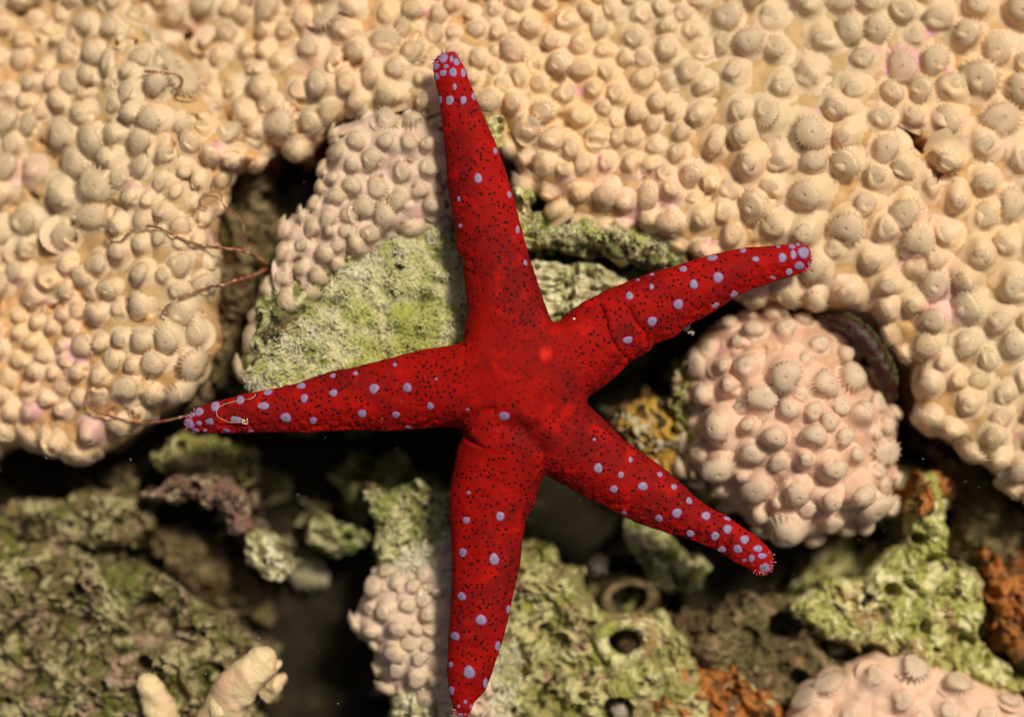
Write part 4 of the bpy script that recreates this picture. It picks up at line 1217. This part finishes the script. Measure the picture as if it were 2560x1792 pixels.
# ------------------------------------------------------------------ worm tubes / ringed holes on the lower rock
def ring(name, label, cx, cy, z, R, tw, hgt, mat, plug=True, tilt=(0, 0)):
    c = np.array([*P(cx * 1.115, cy * 1.115, z), z])
    root = thing(name, label, 'worm tube', (c[0], c[1], z - 60))
    g = Geo(); ns = 40; prof = [(R + tw * 1.6, -55), (R + tw * 1.2, -12), (R + tw, hgt * .5), (R + tw * .5, hgt), (R, hgt * .8), (R - tw * .35, 0), (R - tw * .4, -60)]
    V = []
    for r0, h0 in prof:
        for s in range(ns):
            a = 2 * math.pi * s / ns
            k = 1 + .09 * math.sin(2 * a + 1) + .05 * math.sin(3 * a)
            V.append((c[0] + r0 * k * math.cos(a), c[1] + r0 * k * math.sin(a) * .93, z + h0 + tilt[0] * r0 * math.cos(a) + tilt[1] * r0 * math.sin(a) ))
    V = np.array(V); V[:, 2] += 12 * fbm(V[:, 0], V[:, 1], 40, 3, int(cx)); V[:, 0] += 7 * fbm(V[:, 0], V[:, 1], 36, 3, 5); V[:, 1] += 7 * fbm(V[:, 0], V[:, 1], 36, 3, 6)
    qd = [(k * ns + s, k * ns + (s + 1) % ns, (k + 1) * ns + (s + 1) % ns, (k + 1) * ns + s) for k in range(len(prof) - 1) for s in range(ns)]
    g.add(V, qd)
    g.build('tube_wall', [M[mat]], root, (c[0], c[1], z - 60), (c[0], c[1], z - 60))
    if plug:
        g = Geo(); V = [(c[0] + 8, c[1] - 12, z - 18)]
        for r0, h0 in ((.3, -20), (.6, -26), (.95, -42)):
            for s in range(ns):
                a = 2 * math.pi * s / ns
                V.append((c[0] + 12 + R * .62 * r0 * math.cos(a), c[1] - 14 + R * .55 * r0 * math.sin(a), z + h0 + 4 * math.sin(3 * a)))
        tr = [(0, 1 + s, 1 + (s + 1) % ns) for s in range(ns)]
        qd = [(1 + k * ns + s, 1 + (k + 1) * ns + s, 1 + (k + 1) * ns + (s + 1) % ns, 1 + k * ns + (s + 1) % ns) for k in range(2) for s in range(ns)]
        g.add(V, qd, tr); g.build('plug', [M['dark']], root, (c[0], c[1], z - 60), (c[0], c[1], z - 60))


ring('worm_tube', 'pale thick rimmed worm tube with a dark opening on the holed rock', 1402, 1440, -124, 48, 24, 14, 'palerock', tilt=(.05, .12))
ring('worm_tube', 'dim olive ring shaped tube just above the pale worm tube', 1412, 1345, -215, 48, 16, 8, 'brownrock', plug=False, tilt=(-.05, .1))

# fuzzy grey polyp sitting in the lower hole, and one in the dark socket
for cx_, cy_, z_, lab in ((1392, 1592, -150, 'fuzzy grey solitary polyp sunk in the bottom hole of the holed rock'), (1345, 1265, -240, 'dim grey polyp in the dark pocket right of the bottom arm')):
    c = np.array([*P(cx_ * 1.115, cy_ * 1.115, z_), z_])
    root = thing('solitary_polyp', lab, 'polyp', (c[0], c[1], z_ - 40))
    g = Geo(); tube(g, [c + (0, 0, -60), c + (0, 0, -20), c + (0, 0, 0), c + (0, 0, 6)], [24, 22, 20, 8], 16)
    g.build('stalk', [M['polypstalk']], root, (c[0], c[1], z_ - 40), (c[0], c[1], z_ - 40))
    g = Geo()
    for i in range(46):
        a = random.random() * 6.28; d_ = np.array([math.cos(a), math.sin(a), 0]); rr = random.uniform(8, 22)
        b0 = c + d_ * rr
        tube(g, [b0, b0 + d_ * random.uniform(5, 13) + np.array([0, 0, random.uniform(4, 12)])], [2.6, .8], 5)
    g.build('tentacle_crown', [M['polypstalk']], root, (c[0], c[1], z_ - 40), (c[0], c[1], z_ - 40))

# ------------------------------------------------------------------ small bits
g = Geo()   # golden thread tangled round the left arm's tip
def on_star(X, Y, ox, oy, lift):
    px, py = ox + .392 * X, oy + .392 * Y
    x, y = P(px, py, 80)
    z = float(HS.z(x, y)) if HS.d(x, y) > 0 else ZB
    return (x, y, z + lift)


for path in ([(1372, 1160), (1385, 1180), (1420, 1200), (1455, 1215), (1500, 1215), (1535, 1212), (1560, 1210)], [(1372, 1160), (1380, 1125), (1420, 1100), (1460, 1088), (1510, 1075)], [(1555, 1070), (1600, 1060), (1625, 1035)]):
    tube(g, catmull([on_star(X, Y, 0, 580, 9) for X, Y in path], 4, closed=False), .45, 5)
for _ in range(14):
    c = np.array(on_star(1555 + random.uniform(-20, 22), 1212 + random.uniform(-14, 14), 0, 580, 7))
    tube(g, [c, c + np.array([random.uniform(-5, 5), random.uniform(-5, 5), 4])], [1.6, .8], 5)
oo = on_star(1500, 1200, 0, 580, 0)
tag(g.build('algae_thread', [M['turf']], None, oo), 'golden algae thread snagged on spots near the left arm tip', 'algae')
g = Geo()
c = np.array([*P(1660 + .392 * 140, 580 + .392 * 615, -10), -10.0])
for k in range(26):
    t_ = k / 25
    p = c + np.array([8 * math.sin(t_ * 9) + t_ * 12, -t_ * 26 + 12, -6 * t_ - 10]) + np.array([random.uniform(-4, 4), random.uniform(-4, 4), random.uniform(-3, 3)])
    tube(g, [p, p + np.array([random.uniform(-6, 6), random.uniform(-6, 6), random.uniform(-4, 4)])], [2.0, 1.0], 5)
tube(g, [c + np.array([5, 0, -16]), c + np.array([3, 3, -60]), c + np.array([0, 10, -140])], [2, 2, 1.5], 5)
tag(g.build('algae_sprig', [M['turf_white']], None, tuple(c)), 'tiny pale algae sprig between the right arm and the coral knob', 'algae')


def grain(x, y, z, r, lab):
    g = Geo(); ns = 8; V = [(x, y, z + r)]
    for r0, h0 in ((.7, .7), (1.0, .1), (.8, -.6)):
        for s in range(ns):
            a = 2 * math.pi * s / ns; k = random.uniform(.75, 1.2)
            V.append((x + r * r0 * k * math.cos(a), y + r * r0 * k * math.sin(a), z + h0 * r * .8))
    V.append((x, y, z - r * .8))
    tr = [(0, 1 + s, 1 + (s + 1) % ns) for s in range(ns)] + [(len(V) - 1, 1 + 2 * ns + (s + 1) % ns, 1 + 2 * ns + s) for s in range(ns)]
    qd = [(1 + k * ns + s, 1 + (k + 1) * ns + s, 1 + (k + 1) * ns + (s + 1) % ns, 1 + k * ns + (s + 1) % ns) for k in range(2) for s in range(ns)]
    g.add(V, qd, tr)
    tag(g.build('sand_grain', [M['speck']], None, (x, y, z), smooth=False), lab, 'grain')


x, y, z = on_star(1542, 555, 830, 580, 1); grain(x, y, z, 3.6, 'bright sand grain on the inner right arm of the starfish')
x, y = P(1050, 1488, -60); grain(x, y, float(hf_E.z(x, y)) + 4, 9, 'white pebble sitting on the small coral boulder')

# suspended silt caught in the light, over the whole view
g = Geo(); r_ = np.random.default_rng(77)
for k in range(150):
    x, y = r_.uniform(-1250, 1250), r_.uniform(-870, 870) * (1 if k % 2 else .5) - (0 if k % 2 else 400)
    z = r_.uniform(-120, 240); q_ = r_.uniform(1.0, 2.4)
    V = [(x + q_, y, z), (x - q_, y + q_ * .6, z), (x, y - q_, z + q_ * .4), (x, y, z + q_ * 1.4)]
    g.add(V, (), [(0, 1, 3), (1, 2, 3), (2, 0, 3), (0, 2, 1)])
o = g.build('silt', [M['speck']], None, (0, 0, 0), smooth=False)
tag(o, 'fine pale silt specks drifting in the water above the reef', 'silt'); o['kind'] = 'stuff'
